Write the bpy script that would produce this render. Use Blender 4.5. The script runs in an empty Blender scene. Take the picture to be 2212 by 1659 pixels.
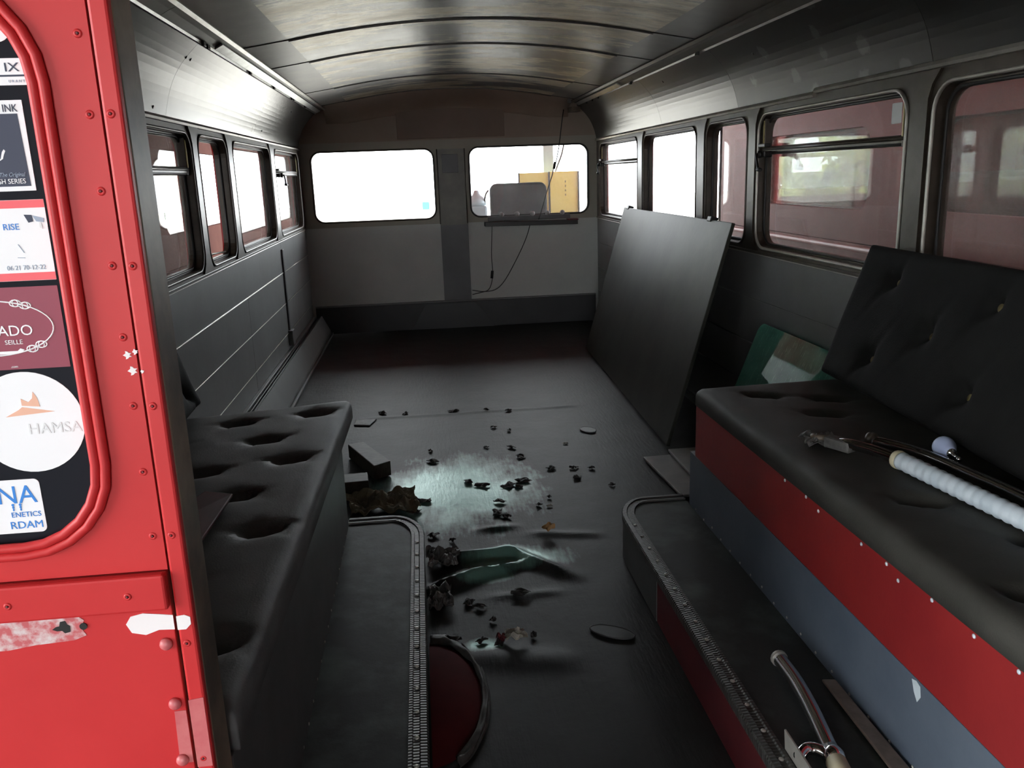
import bpy, bmesh, math, random
from mathutils import Vector, Matrix, noise
random.seed(7)
SC = bpy.context.scene
COL = SC.collection

# ------------------------------------------------------------------ camera, sky, sun, exposure
cam_d = bpy.data.cameras.new('camera')
cam_d.sensor_width = 36.0
cam_d.lens = 36.0 * 1820.0 / 2212.0
cam_d.clip_start = 0.02
cam = bpy.data.objects.new('camera', cam_d)
COL.objects.link(cam)
cam.matrix_world = Matrix(((0.9935234, 0.0600913, -0.0964382, -0.263),
                           (-0.1080737, 0.2376311, -0.9653246, 0.0),
                           (-0.0350909, 0.9694950, 0.2425863, 1.2),
                           (0, 0, 0, 1)))
SC.camera = cam
world = bpy.data.worlds.new('overcast_sky')
SC.world = world
world.use_nodes = True
world.node_tree.nodes['Background'].inputs[0].default_value = (0.93, 0.97, 1.0, 1)
world.node_tree.nodes['Background'].inputs[1].default_value = 15.0
sun_d = bpy.data.lights.new('sun', 'SUN')
sun_d.energy = 20.0
sun_d.angle = math.radians(3)
sun_d.color = (1.0, 0.96, 0.86)
sun = bpy.data.objects.new('sun', sun_d)
COL.objects.link(sun)
sun.location = (0, 12, 12)
sun.rotation_euler = Vector((0.0, -0.28, -1.0)).to_track_quat('-Z', 'Y').to_euler()
SC.view_settings.view_transform = 'Standard'
SC.view_settings.look = 'None'
SC.view_settings.gamma = 1.0
SC.view_settings.exposure = -0.08
SC.view_settings.use_curve_mapping = False

# ------------------------------------------------------------------ materials
def newmat(name):
    m = bpy.data.materials.new(name)
    m.use_nodes = True
    nt = m.node_tree
    return m, nt, nt.nodes, nt.links, nt.nodes['Principled BSDF']

def world_pos(nt, scale=(1, 1, 1)):
    g = nt.nodes.new('ShaderNodeNewGeometry')
    mp = nt.nodes.new('ShaderNodeMapping')
    mp.inputs['Scale'].default_value = scale
    nt.links.new(g.outputs['Position'], mp.inputs['Vector'])
    return mp.outputs['Vector']

def noise_tex(nt, vec, scale, detail=5, rough=0.6):
    n = nt.nodes.new('ShaderNodeTexNoise')
    n.inputs['Scale'].default_value = scale
    n.inputs['Detail'].default_value = detail
    n.inputs['Roughness'].default_value = rough
    nt.links.new(vec, n.inputs['Vector'])
    return n.outputs['Fac']

def ramp(nt, fac, stops):
    r = nt.nodes.new('ShaderNodeValToRGB')
    while len(r.color_ramp.elements) < len(stops):
        r.color_ramp.elements.new(0.5)
    for e, (p, c) in zip(r.color_ramp.elements, stops):
        e.position = p
        e.color = c if len(c) == 4 else (*c, 1)
    nt.links.new(fac, r.inputs['Fac'])
    return r.outputs['Color']

def pm(name, c1, c2=None, scale=8.0, rough=0.5, metal=0.0, bump=0.0, bscale=None, stretch=(1, 1, 1), r2=None, lo=0.35, hi=0.7, spec=0.5, coat=0.0):
    m, nt, N, L, b = newmat(name)
    b.inputs['Metallic'].default_value = metal
    b.inputs['Roughness'].default_value = rough
    b.inputs['Specular IOR Level'].default_value = spec
    b.inputs['Coat Weight'].default_value = coat
    b.inputs['Coat Roughness'].default_value = 0.08
    v = world_pos(nt, stretch)
    if c2 is None:
        b.inputs['Base Color'].default_value = (*c1, 1)
    else:
        f = noise_tex(nt, v, scale)
        L.new(ramp(nt, f, [(lo, c1), (hi, c2)]), b.inputs['Base Color'])
        if r2 is not None:
            L.new(ramp(nt, f, [(lo, (rough,) * 3), (hi, (r2,) * 3)]), b.inputs['Roughness'])
    if bump:
        f2 = noise_tex(nt, v, bscale or scale * 4, 4)
        bn = N.new('ShaderNodeBump')
        bn.inputs['Strength'].default_value = bump
        bn.inputs['Distance'].default_value = 0.01
        L.new(f2, bn.inputs['Height'])
        L.new(bn.outputs['Normal'], b.inputs['Normal'])
    return m

def glass_mat(name, tint=(0.96, 0.97, 0.97), dust=0.08, dustcol=(0.8, 0.75, 0.72), rough=0.0, scratch=False):
    m, nt, N, L, b = newmat(name)
    N.remove(b)
    out = N['Material Output']
    tr = N.new('ShaderNodeBsdfTransparent')
    tr.inputs[0].default_value = (*tint, 1)
    gl = N.new('ShaderNodeBsdfGlossy')
    gl.inputs['Roughness'].default_value = rough
    fr = N.new('ShaderNodeFresnel')
    # same reflectance on both faces of the thin pane
    bf = N.new('ShaderNodeNewGeometry')
    im = N.new('ShaderNodeMix'); im.data_type = 'FLOAT'
    im.inputs[2].default_value = 1.5; im.inputs[3].default_value = 1 / 1.5
    L.new(bf.outputs['Backfacing'], im.inputs[0]); L.new(im.outputs[0], fr.inputs['IOR'])
    mx = N.new('ShaderNodeMixShader')
    L.new(fr.outputs[0], mx.inputs[0]); L.new(tr.outputs[0], mx.inputs[1]); L.new(gl.outputs[0], mx.inputs[2])
    df = N.new('ShaderNodeBsdfDiffuse'); df.inputs[0].default_value = (*dustcol, 1)
    tl = N.new('ShaderNodeBsdfTranslucent'); tl.inputs[0].default_value = (*dustcol, 1)
    ad = N.new('ShaderNodeMixShader'); ad.inputs[0].default_value = 0.5
    L.new(df.outputs[0], ad.inputs[1]); L.new(tl.outputs[0], ad.inputs[2])
    m2 = N.new('ShaderNodeMixShader')
    v = world_pos(nt, (1, 1, 1))
    f = noise_tex(nt, v, 3.0, 3)
    c = ramp(nt, f, [(0.3, (dust * 0.6,) * 3), (0.75, (dust * 1.5,) * 3)])
    if scratch:
        v2 = world_pos(nt, (1, 9, 1.6))
        f2 = noise_tex(nt, v2, 18.0, 3)
        c2 = ramp(nt, f2, [(0.60, (0, 0, 0)), (0.66, (0.35,) * 3), (0.72, (0, 0, 0))])
        mm = N.new('ShaderNodeMix'); mm.data_type = 'RGBA'; mm.blend_type = 'ADD'
        mm.inputs[0].default_value = 1.0
        L.new(c, mm.inputs[6]); L.new(c2, mm.inputs[7])
        c = mm.outputs[2]
    L.new(c, m2.inputs[0]); L.new(mx.outputs[0], m2.inputs[1]); L.new(ad.outputs[0], m2.inputs[2])
    L.new(m2.outputs[0], out.inputs[0])
    return m

M = {}
M['wall'] = pm('grey_wall_paint', (0.16, 0.162, 0.16), (0.20, 0.202, 0.20), 3.0, 0.42, bump=0.05, bscale=60)
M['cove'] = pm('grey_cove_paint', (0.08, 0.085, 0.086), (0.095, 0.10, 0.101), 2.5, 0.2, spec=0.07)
M['cove_shaded'] = pm('shaded_cove_paint', (0.022, 0.023, 0.022), (0.03, 0.031, 0.029), 2.5, 0.30, spec=0.3)  # right cove: cove paint darkened, its shade put into the colour
M['front'] = pm('front_wall_paint', (0.47, 0.48, 0.46), (0.54, 0.55, 0.52), 2.2, 0.5, bump=0.05, bscale=50)
M['front_olive'] = pm('olive_bulkhead_paint', (0.30, 0.275, 0.225), (0.34, 0.315, 0.26), 2.2, 0.5)
M['kick'] = pm('black_kick_board', (0.032, 0.032, 0.032), (0.045, 0.045, 0.045), 5, 0.5)
M['front_dark'] = pm('front_dark_paint', (0.085, 0.085, 0.085), (0.11, 0.11, 0.11), 5, 0.45)
M['brown'] = pm('brown_panel', (0.27, 0.21, 0.165), (0.31, 0.245, 0.195), 4, 0.55)
M['brown_dark'] = pm('dark_brown_panel', (0.19, 0.135, 0.10), (0.215, 0.155, 0.12), 4, 0.55)
M['edge_brown'] = pm('worn_edge_metal', (0.075, 0.058, 0.045), (0.24, 0.18, 0.125), 9, 0.45)
M['trunk'] = pm('trunking_paint', (0.10, 0.095, 0.075), (0.17, 0.155, 0.12), 5, 0.4)
M['silver'] = pm('aluminium_trim', (0.55, 0.57, 0.56), (0.38, 0.39, 0.38), 20, 0.32, metal=0.9)
M['trim'] = pm('bright_trim_strip', (0.55, 0.53, 0.48), (0.4, 0.38, 0.34), 14, 0.35, metal=0.5)
M['frame'] = pm('window_frame_metal', (0.050, 0.039, 0.030), (0.085, 0.068, 0.052), 12, 0.38, metal=0.2, spec=0.4)
M['rubber'] = pm('black_rubber', (0.018, 0.018, 0.018), (0.03, 0.03, 0.03), 20, 0.5)
M['black'] = pm('black_metal', (0.012, 0.012, 0.012), None, rough=0.4)
M['brass'] = pm('brass', (0.32, 0.26, 0.12), (0.2, 0.17, 0.09), 30, 0.4, metal=0.8)
M['chrome'] = pm('chrome', (0.75, 0.76, 0.78), None, rough=0.09, metal=1.0)
M['red'] = pm('red_bus_paint', (0.50, 0.024, 0.027), (0.56, 0.032, 0.034), 4, 0.40, spec=0.32)
M['red_stripe'] = pm('red_stripe_paint', (0.21, 0.013, 0.015), (0.26, 0.018, 0.018), 6, 0.45, bump=0.03, bscale=80)
M['grey_stripe'] = pm('blue_grey_paint', (0.075, 0.095, 0.125), (0.105, 0.128, 0.16), 6, 0.45, bump=0.03, bscale=60)
M['maroon'] = pm('maroon_paint', (0.075, 0.009, 0.013), (0.12, 0.014, 0.018), 7, 0.55)
M['maroon_dull'] = pm('dull_maroon_paint', (0.075, 0.010, 0.013), (0.11, 0.015, 0.018), 7, 0.85, spec=0.12)
M['dark_riser'] = pm('dark_riser_vinyl', (0.055, 0.057, 0.057), (0.085, 0.087, 0.087), 9, 0.45)
M['vinyl'] = pm('grey_vinyl', (0.09, 0.093, 0.093), (0.125, 0.128, 0.127), 7, 0.55, bump=0.10, bscale=260, spec=0.3)
M['vinyl_shaded'] = pm('shaded_bench_vinyl', (0.038, 0.037, 0.032), (0.055, 0.053, 0.046), 7, 0.55, bump=0.10, bscale=260, spec=0.25)  # right cushion: bench vinyl darkened, shade put into the colour
M['vinyl_dark'] = pm('charcoal_vinyl', (0.008, 0.008, 0.0078), (0.013, 0.013, 0.0125), 7, 0.75, bump=0.12, bscale=260, spec=0.10)
M['step'] = pm('step_lino', (0.034, 0.036, 0.035), (0.085, 0.112, 0.10), 5.5, 0.55, bump=0.06, bscale=50, spec=0.25, lo=0.46, hi=0.74)
M['board'] = pm('grey_board', (0.035, 0.036, 0.03), (0.055, 0.056, 0.045), 4, 0.45, bump=0.04, bscale=30, spec=0.15)
M['pale_board'] = pm('pale_grey_board', (0.30, 0.30, 0.30), (0.4, 0.4, 0.39), 8, 0.5)
M['wood'] = pm('dark_wood', (0.05, 0.046, 0.038), (0.10, 0.092, 0.075), 25, 0.55, stretch=(1, 6, 1))
M['brown_strip'] = pm('rusty_strip', (0.16, 0.125, 0.10), (0.26, 0.21, 0.18), 25, 0.45)
M['rag'] = pm('olive_rag', (0.14, 0.135, 0.105), (0.38, 0.36, 0.24), 12, 0.8)
M['leaf'] = pm('dead_leaf', (0.014, 0.013, 0.012), (0.035, 0.032, 0.028), 40, 0.7)
M['leaf_pale'] = pm('pale_scrap', (0.22, 0.21, 0.18), (0.35, 0.33, 0.28), 40, 0.6)
M['leaf_orange'] = pm('orange_scrap', (0.20, 0.09, 0.025), (0.30, 0.17, 0.06), 40, 0.6)
M['torn'] = pm('torn_lino', (0.06, 0.06, 0.058), (0.17, 0.165, 0.155), 22, 0.55, bump=0.2, bscale=70)
M['lino_edge'] = pm('curled_lino_edge', (0.028, 0.028, 0.027), (0.11, 0.108, 0.10), 16, 0.55, bump=0.15, bscale=60)
M['white'] = pm('white_plastic', (0.78, 0.78, 0.76), None, rough=0.4)
M['grip'] = pm('ribbed_white_grip', (0.52, 0.60, 0.66), (0.66, 0.73, 0.78), 20, 0.4)
M['bulb'] = pm('frosted_bulb', (0.50, 0.58, 0.82), None, rough=0.25)
M['cream'] = pm('cream_plastic', (0.55, 0.5, 0.34), None, rough=0.4)
M['yellow'] = pm('yellow_cab_paint', (0.88, 0.74, 0.22), (0.92, 0.80, 0.32), 4, 0.4)
M['seat_blue'] = pm('slate_seat', (0.007, 0.010, 0.013), (0.012, 0.016, 0.019), 6, 0.7, spec=0.15)
M['pale_blue'] = pm('pale_blue_metal', (0.42, 0.5, 0.56), (0.55, 0.62, 0.66), 3, 0.5)
M['wire'] = pm('black_wire', (0.012, 0.012, 0.012), None, rough=0.5)
M['concrete'] = pm('yard_concrete', (0.42, 0.40, 0.37), (0.55, 0.53, 0.49), 2, 0.85)
M['shed'] = pm('dark_shed_concrete', (0.16, 0.155, 0.15), (0.24, 0.235, 0.22), 1.5, 0.8)
M['bus_red'] = pm('faded_bus_red', (0.24, 0.065, 0.058), (0.30, 0.095, 0.082), 3, 0.5, spec=0.3)
M['bus_maroon'] = pm('dull_maroon_bus', (0.10, 0.036, 0.028), (0.14, 0.055, 0.042), 3, 0.85, spec=0.03)
M['bus_dark'] = pm('bus_interior', (0.10, 0.11, 0.10), (0.16, 0.17, 0.15), 3, 0.6)
M['foliage'] = pm('sunlit_foliage', (0.32, 0.42, 0.05), (0.62, 0.68, 0.16), 6, 0.6)
M['glass'] = glass_mat('dusty_window_glass', dust=0.10)
M['glass_clean'] = glass_mat('clear_window_glass', dust=0.03)
M['glass_dirty'] = glass_mat('grimy_window_glass', dust=0.12, dustcol=(0.78, 0.68, 0.62))
M['glass_green'] = glass_mat('green_glass', tint=(0.35, 0.66, 0.54), dust=0.5, dustcol=(0.34, 0.72, 0.60), rough=0.02, scratch=True)
M['label_green'] = pm('grey_green_label', (0.12, 0.19, 0.17), (0.2, 0.27, 0.25), 40, 0.6)
M['blackened_pane'] = pm('darkened_pane_glass', (0.012, 0.013, 0.018), None, rough=0.12, spec=0.22)  # near-black painted in place of the dark interior and dark reflections
M['faded_cyan'] = glass_mat('faded_cyan_film', tint=(0.10, 0.30, 0.32), dust=0.02)
M['paper'] = pm('white_sticker', (0.80, 0.80, 0.82), None, rough=0.5)
M['s_navy'] = pm('navy_print', (0.012, 0.018, 0.05), None, rough=0.5)
M['s_blue'] = pm('blue_print', (0.02, 0.20, 0.62), None, rough=0.5)
M['s_cyan'] = pm('cyan_print', (0.12, 0.45, 0.48), None, rough=0.5)
M['s_pink'] = pm('pink_print', (0.80, 0.10, 0.12), None, rough=0.5)
M['s_maroon'] = pm('maroon_print', (0.24, 0.03, 0.06), None, rough=0.5)
M['s_orange'] = pm('orange_print', (0.75, 0.42, 0.30), None, rough=0.5)
M['s_pale'] = pm('pale_grey_print', (0.68, 0.68, 0.69), None, rough=0.5)
M['s_grey'] = pm('grey_print', (0.3, 0.36, 0.46), None, rough=0.5)
M['scrape'] = pm('scraped_paint', (0.50, 0.10, 0.11), (0.62, 0.52, 0.52), 60, 0.55, lo=0.42, hi=0.62)
M['patch'] = pm('pink_patch_paint', (0.50, 0.10, 0.11), (0.58, 0.17, 0.17), 30, 0.4)
M['filler'] = pm('white_filler', (0.82, 0.78, 0.78), None, rough=0.6)

# worn varnished ceiling
def ceiling_mat():
    m, nt, N, L, b = newmat('worn_ceiling_varnish')
    v = world_pos(nt, (1.0, 2.6, 1))
    f = noise_tex(nt, v, 1.5, 9, 0.66)
    v2 = world_pos(nt, (5, 40, 1))
    f2 = noise_tex(nt, v2, 3.0, 4, 0.6)
    c = ramp(nt, f, [(0.43, (0.05, 0.054, 0.056)), (0.475, (0.17, 0.155, 0.115)), (0.51, (0.60, 0.56, 0.43)), (0.58, (0.52, 0.45, 0.30)), (0.66, (0.26, 0.21, 0.13))])
    c2 = ramp(nt, f2, [(0.3, (0.55,) * 3), (0.7, (1.15,) * 3)])
    mx = N.new('ShaderNodeMix'); mx.data_type = 'RGBA'; mx.blend_type = 'MULTIPLY'; mx.inputs[0].default_value = 1
    L.new(c, mx.inputs[6]); L.new(c2, mx.inputs[7])
    L.new(mx.outputs[2], b.inputs['Base Color'])
    L.new(ramp(nt, f, [(0.35, (0.30,) * 3), (0.6, (0.42,) * 3)]), b.inputs['Roughness'])
    b.inputs['Metallic'].default_value = 0.45
    bn = N.new('ShaderNodeBump'); bn.inputs['Strength'].default_value = 0.25; bn.inputs['Distance'].default_value = 0.004
    L.new(f2, bn.inputs['Height']); L.new(bn.outputs[0], b.inputs['Normal'])
    return m
M['ceiling'] = ceiling_mat()

# black lino with a worn green patch, green raised to imitate its tinted sheen
def floor_mat():
    m, nt, N, L, b = newmat('worn_black_lino')
    v = world_pos(nt)
    g = noise_tex(nt, v, 3.0, 5)
    base = ramp(nt, g, [(0.3, (0.014, 0.0145, 0.0145)), (0.7, (0.028, 0.029, 0.028))])
    def blob(cx, cy, rx, ry):
        mp = N.new('ShaderNodeMapping')
        mp.inputs['Location'].default_value = (-cx / rx, -cy / ry, 0)
        mp.inputs['Scale'].default_value = (1 / rx, 1 / ry, 0)
        gg = N.new('ShaderNodeNewGeometry')
        L.new(gg.outputs['Position'], mp.inputs['Vector'])
        ln = N.new('ShaderNodeVectorMath'); ln.operation = 'LENGTH'
        L.new(mp.outputs[0], ln.inputs[0])
        return ln.outputs['Value']
    def mth(op, a, bb):
        n = N.new('ShaderNodeMath'); n.operation = op
        for i, s in enumerate((a, bb)):
            if isinstance(s, (int, float)): n.inputs[i].default_value = s
            else: L.new(s, n.inputs[i])
        return n.outputs[0]
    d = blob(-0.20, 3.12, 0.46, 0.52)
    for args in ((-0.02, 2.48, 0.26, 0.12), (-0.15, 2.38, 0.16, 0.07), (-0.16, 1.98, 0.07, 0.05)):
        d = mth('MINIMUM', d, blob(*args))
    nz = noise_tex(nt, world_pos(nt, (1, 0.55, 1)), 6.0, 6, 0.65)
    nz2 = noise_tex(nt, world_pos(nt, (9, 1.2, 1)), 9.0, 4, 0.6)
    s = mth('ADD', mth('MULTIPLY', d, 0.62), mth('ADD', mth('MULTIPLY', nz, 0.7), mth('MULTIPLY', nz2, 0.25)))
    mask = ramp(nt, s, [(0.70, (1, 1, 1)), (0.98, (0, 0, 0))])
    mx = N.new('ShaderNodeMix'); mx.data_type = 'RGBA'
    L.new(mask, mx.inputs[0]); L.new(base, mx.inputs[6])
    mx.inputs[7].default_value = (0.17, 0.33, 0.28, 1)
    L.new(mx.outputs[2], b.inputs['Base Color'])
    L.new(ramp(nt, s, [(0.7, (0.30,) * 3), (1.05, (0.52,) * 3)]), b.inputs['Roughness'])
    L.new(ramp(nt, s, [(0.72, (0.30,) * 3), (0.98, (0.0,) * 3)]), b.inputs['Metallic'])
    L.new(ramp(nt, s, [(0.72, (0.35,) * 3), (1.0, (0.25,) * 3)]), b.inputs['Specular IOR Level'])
    bn = N.new('ShaderNodeBump'); bn.inputs['Strength'].default_value = 0.22; bn.inputs['Distance'].default_value = 0.006
    L.new(mth('ADD', nz2, noise_tex(nt, v, 25, 4)), bn.inputs['Height'])
    L.new(bn.outputs[0], b.inputs['Normal'])
    return m
M['floor'] = floor_mat()

# cove with peeled sticker residue
def cove_stain_mat():
    m, nt, N, L, b = newmat('stained_cove_paint')
    v = world_pos(nt)
    base = ramp(nt, noise_tex(nt, v, 2.5), [(0.35, (0.022, 0.023, 0.022)), (0.7, (0.03, 0.031, 0.029))])  # same base as the right cove, darkened for shade
    vo = N.new('ShaderNodeTexVoronoi'); vo.inputs['Scale'].default_value = 6.5
    L.new(world_pos(nt, (1, 1.0, 1.3)), vo.inputs['Vector'])
    n2 = noise_tex(nt, v, 22, 5, 0.7)
    a = N.new('ShaderNodeMath'); a.operation = 'MULTIPLY_ADD'
    L.new(n2, a.inputs[0]); a.inputs[1].default_value = 0.45; L.new(vo.outputs['Distance'], a.inputs[2])
    mask = ramp(nt, a.outputs[0], [(0.43, (0.8,) * 3), (0.49, (0, 0, 0))])
    mx = N.new('ShaderNodeMix'); mx.data_type = 'RGBA'
    L.new(mask, mx.inputs[0]); L.new(base, mx.inputs[6]); mx.inputs[7].default_value = (0.11, 0.11, 0.115, 1)
    L.new(mx.outputs[2], b.inputs['Base Color'])
    b.inputs['Roughness'].default_value = 0.4
    b.inputs['Specular IOR Level'].default_value = 0.35
    return m
M['cove_stain'] = cove_stain_mat()

def nosing_mat():
    m, nt, N, L, b = newmat('ribbed_nosing')
    b.inputs['Base Color'].default_value = (0.075, 0.073, 0.068, 1)
    b.inputs['Roughness'].default_value = 0.38
    b.inputs['Metallic'].default_value = 0.45
    w = N.new('ShaderNodeTexWave'); w.bands_direction = 'Y'; w.inputs['Scale'].default_value = 36.0
    L.new(world_pos(nt), w.inputs['Vector'])
    bn = N.new('ShaderNodeBump'); bn.inputs['Strength'].default_value = 0.5; bn.inputs['Distance'].default_value = 0.003
    L.new(w.outputs['Fac'], bn.inputs['Height']); L.new(bn.outputs[0], b.inputs['Normal'])
    return m
M['nosing'] = nosing_mat()

# ------------------------------------------------------------------ helpers
def wloc(o):
    return o.location + (wloc(o.parent) if o.parent else Vector((0, 0, 0)))

def link_mesh(name, verts, faces, mat, parent=None, smooth=False, bevel=0.0, mats=None, fmats=None):
    """one mesh object from world-space vertices; its origin sits at the bottom centre of its box"""
    vs = [Vector(v) for v in verts]
    lo = Vector([min(v[i] for v in vs) for i in range(3)])
    hi = Vector([max(v[i] for v in vs) for i in range(3)])
    c = Vector(((lo.x + hi.x) / 2, (lo.y + hi.y) / 2, lo.z))
    me = bpy.data.meshes.new(name)
    me.from_pydata([v - c for v in vs], [], faces)
    bm = bmesh.new(); bm.from_mesh(me)
    bmesh.ops.recalc_face_normals(bm, faces=bm.faces)
    bm.to_mesh(me); bm.free()
    for mt in (mats or [mat]):
        me.materials.append(M[mt])
    if fmats:
        for p, i in zip(me.polygons, fmats): p.material_index = i
    if smooth:
        for p in me.polygons: p.use_smooth = True
    o = bpy.data.objects.new(name, me)
    COL.objects.link(o)
    if parent:
        o.parent = parent
        o.location = c - wloc(parent)
    else:
        o.location = c
    if bevel:
        md = o.modifiers.new('bevel', 'BEVEL'); md.width = bevel; md.segments = 2; md.limit_method = 'ANGLE'
    return o

def tag(o, label, cat=None, group=None, kind=None):
    o['label'] = label
    if cat: o['category'] = cat
    if group: o['group'] = group
    if kind: o['kind'] = kind
    return o

def thing(name, loc, label, cat=None, group=None, kind=None):
    o = bpy.data.objects.new(name, None)
    o.empty_display_size = 0.05
    COL.objects.link(o)
    o.location = loc
    return tag(o, label, cat, group, kind)

def box_vf(x0, x1, y0, y1, z0, z1):
    v = [(x, y, z) for x in (x0, x1) for y in (y0, y1) for z in (z0, z1)]
    f = [(0, 1, 3, 2), (4, 6, 7, 5), (0, 4, 5, 1), (2, 3, 7, 6), (0, 2, 6, 4), (1, 5, 7, 3)]
    return v, f

def box(name, x0, x1, y0, y1, z0, z1, mat, parent=None, bevel=0.003):
    v, f = box_vf(x0, x1, y0, y1, z0, z1)
    return link_mesh(name, v, f, mat, parent, bevel=bevel)

def obox(name, center, size, rot, mat, parent=None, bevel=0.003):
    """oriented box; rot = Euler tuple"""
    from mathutils import Euler
    R = Euler(rot).to_matrix()
    v, f = box_vf(-size[0] / 2, size[0] / 2, -size[1] / 2, size[1] / 2, -size[2] / 2, size[2] / 2)
    return link_mesh(name, [R @ Vector(p) + Vector(center) for p in v], f, mat, parent, bevel=bevel)

def slab(name, quad, thick, mat, parent=None, bevel=0.003):
    """four corners (in order) pushed back along their normal"""
    q = [Vector(p) for p in quad]
    n = (q[1] - q[0]).cross(q[3] - q[0]).normalized() * thick
    v = q + [p + n for p in q]
    f = [(0, 1, 2, 3), (7, 6, 5, 4)] + [(i, 4 + i, 4 + (i + 1) % 4, (i + 1) % 4) for i in range(4)]
    return link_mesh(name, v, f, mat, parent, bevel=bevel)

def prism(name, prof, y0, y1, mat, parent=None, closed=True, smooth=False, bevel=0.0):
    """profile of (x, z) points run along y"""
    n = len(prof)
    v = [(x, y0, z) for x, z in prof] + [(x, y1, z) for x, z in prof]
    f = [(i, (i + 1) % n, n + (i + 1) % n, n + i) for i in range(n if closed else n - 1)]
    if closed:
        f += [tuple(range(n)), tuple(range(2 * n - 1, n - 1, -1))]
    return link_mesh(name, v, f, mat, parent, smooth=smooth, bevel=bevel)

def thick_prism(name, line, t, y0, y1, mat, parent=None, smooth=True):
    """open (x,z) line, given thickness t away from the cabin"""
    off = []
    n = len(line)
    for i in range(n):
        a = Vector(line[max(i - 1, 0)]); b = Vector(line[min(i + 1, n - 1)])
        d = (b - a).normalized()
        off.append((line[i][0] - d.y * t, line[i][1] + d.x * t))
    return prism(name, list(line) + off[::-1], y0, y1, mat, parent, smooth=False)

def tube(name, pts, r, mat, parent=None, seg=10, smooth_pts=0, cap=True):
    P = [Vector(p) for p in pts]
    if smooth_pts:
        Q = []
        for i in range(len(P) - 1):
            p0, p1, p2, p3 = P[max(i - 1, 0)], P[i], P[i + 1], P[min(i + 2, len(P) - 1)]
            for k in range(smooth_pts):
                t = k / smooth_pts
                Q.append(0.5 * (2 * p1 + (p2 - p0) * t + (2 * p0 - 5 * p1 + 4 * p2 - p3) * t * t + (3 * p1 - p0 - 3 * p2 + p3) * t ** 3))
        Q.append(P[-1]); P = Q
    rr = r if isinstance(r, (list, tuple)) else [r] * len(P)
    v, f = [], []
    up = Vector((0, 0, 1))
    d0 = (P[1] - P[0]).normalized()
    nrm = d0.cross(up)
    if nrm.length < 1e-3: nrm = d0.cross(Vector((1, 0, 0)))
    nrm.normalize()
    for i, p in enumerate(P):
        d = (P[min(i + 1, len(P) - 1)] - P[max(i - 1, 0)]).normalized()
        nrm = (nrm - d * nrm.dot(d)).normalized()
        bn = d.cross(nrm)
        for k in range(seg):
            a = 2 * math.pi * k / seg
            v.append(p + (nrm * math.cos(a) + bn * math.sin(a)) * rr[i])
    for i in range(len(P) - 1):
        for k in range(seg):
            f.append((i * seg + k, i * seg + (k + 1) % seg, (i + 1) * seg + (k + 1) % seg, (i + 1) * seg + k))
    if cap:
        f.append(tuple(range(seg))[::-1])
        f.append(tuple(range((len(P) - 1) * seg, len(P) * seg)))
    return link_mesh(name, v, f, mat, parent, smooth=True)

def rrect(u0, u1, v0, v1, r, k=6):
    pts = []
    for cx, cy, a0 in ((u1 - r, v1 - r, 0), (u0 + r, v1 - r, 90), (u0 + r, v0 + r, 180), (u1 - r, v0 + r, 270)):
        for i in range(k + 1):
            a = math.radians(a0 + 90 * i / k)
            pts.append((cx + r * math.cos(a), cy + r * math.sin(a)))
    return pts

def orect(u0, u1, v0, v1, inner, k=6):
    """outer rectangle points matching rrect point for point"""
    pts = []
    corners = ((u1, v1), (u0, v1), (u0, v0), (u1, v0))
    h = k // 2
    for c in range(4):
        cu, cv = corners[c]
        for i in range(k + 1):
            iu, iv = inner[c * (k + 1) + i]
            if i == h: pts.append((cu, cv))
            elif (i < h) == (c % 2 == 0): pts.append((cu, iv))
            else: pts.append((iu, cv))
    return pts

SIDE = lambda u, v, w: (w, u, v)       # u = y, v = z, w = x
FRONT = lambda u, v, w: (u, w, v)      # u = x, v = z, w = y

def ring(name, outer, inner, w0, w1, mp, mat, parent=None, bevel=0.0):
    n = len(inner)
    v = [mp(*p, w0) for p in outer] + [mp(*p, w0) for p in inner] + [mp(*p, w1) for p in outer] + [mp(*p, w1) for p in inner]
    f = []
    for i in range(n):
        j = (i + 1) % n
        f += [(i, j, n + j, n + i), (2 * n + i, 3 * n + i, 3 * n + j, 2 * n + j),
              (n + i, n + j, 3 * n + j, 3 * n + i), (i, 2 * n + i, 2 * n + j, j)]
    return link_mesh(name, v, f, mat, parent, bevel=bevel)

def sheet(name, loop, w0, w1, mp, mat, parent=None, bevel=0.0):
    n = len(loop)
    v = [mp(*p, w0) for p in loop] + [mp(*p, w1) for p in loop]
    f = [tuple(range(n)), tuple(range(2 * n - 1, n - 1, -1))] + [(i, n + i, n + (i + 1) % n, (i + 1) % n) for i in range(n)]
    return link_mesh(name, v, f, mat, parent, bevel=bevel)

def loop_tube(name, loop, w, r, mp, mat, parent=None, seg=6):
    P = [Vector(mp(*p, w)) for p in loop]
    n = len(P); v, f = [], []
    ax = Vector(mp(0, 0, 1)) - Vector(mp(0, 0, 0))
    for i in range(n):
        d = (P[(i + 1) % n] - P[i - 1]).normalized()
        b = d.cross(ax)
        for k in range(seg):
            a = 2 * math.pi * k / seg
            v.append(P[i] + (ax * math.cos(a) + b * math.sin(a)) * r)
    for i in range(n):
        for k in range(seg):
            j = (i + 1) % n
            f.append((i * seg + k, i * seg + (k + 1) % seg, j * seg + (k + 1) % seg, j * seg + k))
    return link_mesh(name, v, f, mat, parent, smooth=True)

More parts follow.
